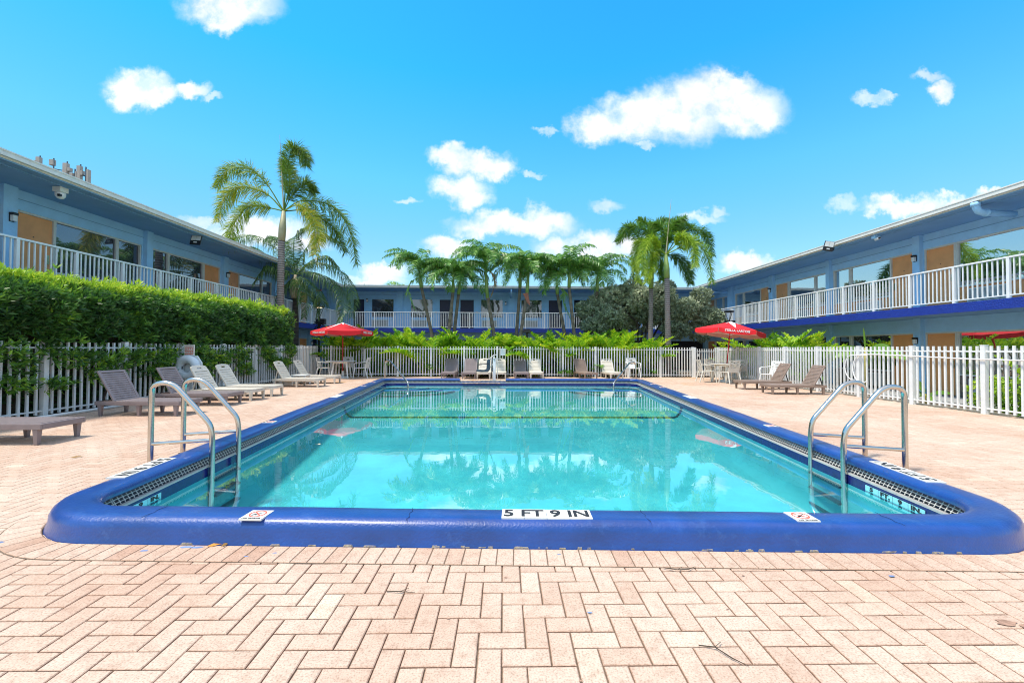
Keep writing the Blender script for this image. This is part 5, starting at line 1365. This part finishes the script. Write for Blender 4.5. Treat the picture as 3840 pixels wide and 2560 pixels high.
for (cx,cy,r_) in ((-2.0,2.725,.03),(-1.93,2.72,.035),(-2.22,2.68,.02),(-1.40,2.64,.012),(.35,2.60,.010),(.42,2.03,.010),(2.18,2.33,.016),(-3.25,2.80,.03),(-1.55,2.60,.010)):
    k=9; mb.add([(cx+r_*(1+.3*rnd.uniform(-1,1))*math.cos(2*PI*i/k)*1.2,cy+r_*(1+.3*rnd.uniform(-1,1))*math.sin(2*PI*i/k)*.5,.0065) for i in range(k)],[tuple(range(k))])
mb.build('paint_spots',mat('blue_paint_spots',(.16,.24,.44),.7,var=.4),deck,recalc=False)
mb=MB()
for (cx,cy,r_) in ((2.35,1.93,.035),(2.42,1.90,.03),(2.3,1.72,.03),(2.36,1.52,.028),(2.28,1.62,.018),(1.1,2.05,.006),(-.25,2.0,.006),(.02,2.35,.006),(1.35,2.35,.006),(-.7,2.5,.006),(.3,1.62,.006)):
    k=9; mb.add([(cx+r_*(1+.5*rnd.uniform(-1,1))*math.cos(2*PI*i/k)*1.5,cy+r_*(1+.5*rnd.uniform(-1,1))*math.sin(2*PI*i/k)*.6,.004) for i in range(k)],[tuple(range(k))])
mb.build('rust_stains',mat('rust_stain',(.36,.21,.14),.8,var=.4,vs=30),deck,recalc=False)

# crumbling mortar and flaked paint along the foot of the front coping
mb=MB()
for k in range(46):
    x=rnd.uniform(-2.4,2.9); y=2.695-.037*x-.004+rnd.uniform(-.006,.002); w_=rnd.uniform(.008,.035)*(2 if rnd.random()<.15 else 1); h_=rnd.uniform(.004,.010)
    q=[(x-w_,y-.004),(x+w_*.7,y-.009*rnd.random()-.002),(x+w_,y+.012),(x-w_*.8,y+.012)]
    mb.hexa([(a,b,.004) for a,b in q],[(x+(a-x)*.8,b+.002,.006+h_) for a,b in q])
mb.build('flaked_mortar',mat('flaked_mortar',(.32,.27,.20),.95,var=.5,vs=40,dirt=((.03,.09,.30),60,.5,.8)),deck)
M['crack']=mat('crack_dark',(.006,.015,.06),.8)
# hairline joints across the coping
for x in (-2.35,-.62,.95,2.55):
    mb=MB()
    for d0,d1,z0,z1 in ((.03,.25,.1575,.1575),):
        p=Vector((x,2.70-.037*x+.02)); n=7; pr=p
        for k in range(n):
            q=p+Vector((.008*math.sin(k*2.1+x),.225*(k+1)/n)); mb.bar((pr.x,pr.y,.1585),(q.x,q.y,.1585),.0025,.0015); pr=q
    mb.build('hairline_crack',M['crack'],pool)

# ------------------------------------------------------------------ WORLD
world=bpy.data.worlds.new('World'); scene.world=world; world.use_nodes=True
t=world.node_tree; t.nodes.clear(); L=t.links.new
SUN=Vector((-.38,-.16,.91)).normalized()
el=math.asin(SUN.z); azr=math.atan2(SUN.x,SUN.y)
sky=N(t,'ShaderNodeTexSky'); sky.sky_type='NISHITA'; sky.sun_disc=False; sky.sun_elevation=el; sky.sun_rotation=azr; sky.air_density=1.0; sky.dust_density=.3; sky.ozone_density=1.5
tc=N(t,'ShaderNodeTexCoord'); sep=N(t,'ShaderNodeSeparateXYZ'); L(tc.outputs['Generated'],sep.inputs[0])
er=ramp(t,[(0,(.88,.88,.82)),(.09,(.80,.94,.90)),(.22,(.66,1.08,1.12)),(.36,(.50,1.36,1.5)),(.55,(.20,1.40,1.8)),(1,(.15,1.24,1.9))])
for e in er.color_ramp.elements: pass
L(sep.outputs['Z'],er.inputs[0])
xr_=N(t,'ShaderNodeMapRange'); xr_.interpolation_type='SMOOTHSTEP'; xr_.inputs[1].default_value=-.15; xr_.inputs[2].default_value=-.85; xr_.inputs[3].default_value=1; xr_.inputs[4].default_value=.84; L(sep.outputs['X'],xr_.inputs[0])
ve=N(t,'ShaderNodeVectorMath',operation='SCALE'); L(er.outputs[0],ve.inputs[0]); L(xr_.outputs[0],ve.inputs['Scale'])
mul=N(t,'ShaderNodeMix',data_type='RGBA',blend_type='MULTIPLY'); mul.inputs['Factor'].default_value=1; L(sky.outputs[0],mul.inputs['A']); L(ve.outputs[0],mul.inputs['B'])
# clouds: ellipses in direction space (x/y, z/y), edges broken by noise
ymax=N(t,'ShaderNodeMath',operation='MAXIMUM'); L(sep.outputs['Y'],ymax.inputs[0]); ymax.inputs[1].default_value=.03
dx=N(t,'ShaderNodeMath',operation='DIVIDE'); L(sep.outputs['X'],dx.inputs[0]); L(ymax.outputs[0],dx.inputs[1])
dz=N(t,'ShaderNodeMath',operation='DIVIDE'); L(sep.outputs['Z'],dz.inputs[0]); L(ymax.outputs[0],dz.inputs[1])
cmb=N(t,'ShaderNodeCombineXYZ'); L(dx.outputs[0],cmb.inputs[0]); L(dz.outputs[0],cmb.inputs[1])
nz=N(t,'ShaderNodeTexNoise'); nz.inputs['Scale'].default_value=15; nz.inputs['Detail'].default_value=8; nz.inputs['Roughness'].default_value=.62; L(cmb.outputs[0],nz.inputs['Vector'])
nz2=N(t,'ShaderNodeTexNoise'); nz2.inputs['Scale'].default_value=5; nz2.inputs['Detail'].default_value=4; L(cmb.outputs[0],nz2.inputs['Vector'])
def vm(op,a=None,b=None):
    n=N(t,'ShaderNodeVectorMath',operation=op)
    for i,q in enumerate((a,b)):
        if q is None: continue
        if isinstance(q,tuple): n.inputs[i].default_value=q
        else: L(q,n.inputs[i])
    return n
o1=vm('SUBTRACT',nz.outputs['Color'],(.5,.5,.5)); o2=vm('MULTIPLY',o1.outputs[0],(.10,.10,0)); o3=vm('ADD',cmb.outputs[0],o2.outputs[0])
CL=[(530,5,100,50),(520,45,45,30),(600,20,35,16),(325,212,72,36),(300,220,45,34),(375,222,40,25),(438,214,40,20),(485,232,24,9),
 (1370,280,62,36),(1460,262,90,50),(1560,250,120,60),(1650,215,120,58),(1720,232,92,56),(1690,178,60,28),(1765,250,46,34),(1485,323,26,9),
 (1040,358,52,26),(1095,378,72,30),(1150,388,34,22),(1055,432,58,30),(1080,455,42,24),(1180,512,130,28),(1255,502,62,26),(1120,522,70,20),
 (935,468,28,9),(1252,290,28,8),(1220,401,22,7),(1390,468,36,16),(1615,487,48,12),(1655,468,20,14),(2030,206,44,13),(2060,200,30,8),(2165,152,40,14),(2195,188,26,24),
 (1950,458,32,16),(2110,460,100,22),(2060,468,60,14),(2220,455,60,20),(2320,440,60,16),(1030,560,55,22),(1350,565,110,34),(1440,560,60,22),(1730,598,60,20),(1700,610,50,12),(880,622,50,22),(860,640,60,14),(470,512,50,14),(600,535,110,34),(690,560,60,22)]
prev=None
for (cx,cy,rx,ry) in CL:
    sx=((cx*1.63265)-1888)/1576; sy=(1307-cy*1.63265)/1576; ax_=rx*1.63265/1576; ay_=ry*1.63265/1576
    q=vm('SUBTRACT',o3.outputs[0],(sx,sy,0)); q=vm('MULTIPLY',q.outputs[0],(1/ax_,1/ay_,0)); ln=vm('LENGTH',q.outputs[0])
    wisp=.55 if (rx<60 and ry<20) else 1.0
    mr=N(t,'ShaderNodeMapRange'); mr.interpolation_type='SMOOTHSTEP'; mr.inputs[1].default_value=1.42; mr.inputs[2].default_value=.45; mr.inputs[3].default_value=0; mr.inputs[4].default_value=wisp
    L(ln.outputs['Value'],mr.inputs[0])
    if prev is None: prev=mr.outputs[0]
    else:
        mxn=N(t,'ShaderNodeMath',operation='MAXIMUM'); L(prev,mxn.inputs[0]); L(mr.outputs[0],mxn.inputs[1]); prev=mxn.outputs[0]
nl=N(t,'ShaderNodeMapRange'); nl.inputs[1].default_value=.34; nl.inputs[2].default_value=.56; nl.inputs[3].default_value=.55; nl.inputs[4].default_value=1; L(nz.outputs[0],nl.inputs[0])
mk=N(t,'ShaderNodeMath',operation='MULTIPLY'); mk.use_clamp=True; L(prev,mk.inputs[0]); L(nl.outputs[0],mk.inputs[1])
# unseen broken overcast added behind the camera and overhead as white fill light
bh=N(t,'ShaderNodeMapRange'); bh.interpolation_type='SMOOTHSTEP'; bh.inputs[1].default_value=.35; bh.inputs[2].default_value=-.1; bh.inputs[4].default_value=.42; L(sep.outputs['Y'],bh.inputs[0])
fr_=N(t,'ShaderNodeMapRange'); fr_.interpolation_type='SMOOTHSTEP'; fr_.inputs[1].default_value=.02; fr_.inputs[2].default_value=.12; L(sep.outputs['Y'],fr_.inputs[0])
mk2=N(t,'ShaderNodeMath',operation='MULTIPLY'); L(mk.outputs[0],mk2.inputs[0]); L(fr_.outputs[0],mk2.inputs[1])
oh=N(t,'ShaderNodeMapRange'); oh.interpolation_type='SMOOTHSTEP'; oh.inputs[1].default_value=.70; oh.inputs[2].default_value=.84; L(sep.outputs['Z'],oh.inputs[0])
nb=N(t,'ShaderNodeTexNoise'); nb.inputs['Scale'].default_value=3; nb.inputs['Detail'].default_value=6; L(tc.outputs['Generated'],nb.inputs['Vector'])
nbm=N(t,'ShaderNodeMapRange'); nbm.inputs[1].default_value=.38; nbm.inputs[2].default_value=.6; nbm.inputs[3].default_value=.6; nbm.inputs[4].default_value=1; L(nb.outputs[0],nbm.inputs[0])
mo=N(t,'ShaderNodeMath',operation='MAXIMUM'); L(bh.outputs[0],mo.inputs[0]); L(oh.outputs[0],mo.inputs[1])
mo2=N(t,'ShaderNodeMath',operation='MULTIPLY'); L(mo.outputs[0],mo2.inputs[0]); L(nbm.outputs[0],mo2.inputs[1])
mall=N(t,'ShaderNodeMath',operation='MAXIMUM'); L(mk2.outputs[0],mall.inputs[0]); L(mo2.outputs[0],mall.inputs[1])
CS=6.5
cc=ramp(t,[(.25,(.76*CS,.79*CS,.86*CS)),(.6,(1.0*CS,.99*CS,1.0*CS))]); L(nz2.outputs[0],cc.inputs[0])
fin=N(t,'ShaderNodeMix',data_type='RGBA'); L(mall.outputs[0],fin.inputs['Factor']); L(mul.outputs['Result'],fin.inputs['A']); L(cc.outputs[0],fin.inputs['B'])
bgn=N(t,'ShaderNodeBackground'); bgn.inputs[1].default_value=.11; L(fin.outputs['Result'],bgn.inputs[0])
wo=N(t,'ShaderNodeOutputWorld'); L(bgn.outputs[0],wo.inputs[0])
sl_=bpy.data.lights.new('sun','SUN'); sl_.energy=2.6; sl_.angle=R(9); sl_.color=(1,.93,.82)
so_=bpy.data.objects.new('sun',sl_); COL.objects.link(so_); so_.rotation_euler=(-SUN).to_track_quat('-Z','Y').to_euler()
scene.view_settings.view_transform='Standard'; scene.view_settings.look='None'; scene.view_settings.exposure=.85; scene.view_settings.gamma=1
scene.render.engine='CYCLES'
c=scene.cycles; c.max_bounces=8; c.transparent_max_bounces=12; c.diffuse_bounces=3; c.glossy_bounces=4; c.sample_clamp_indirect=6; c.use_denoising=True; c.filter_width=1.05
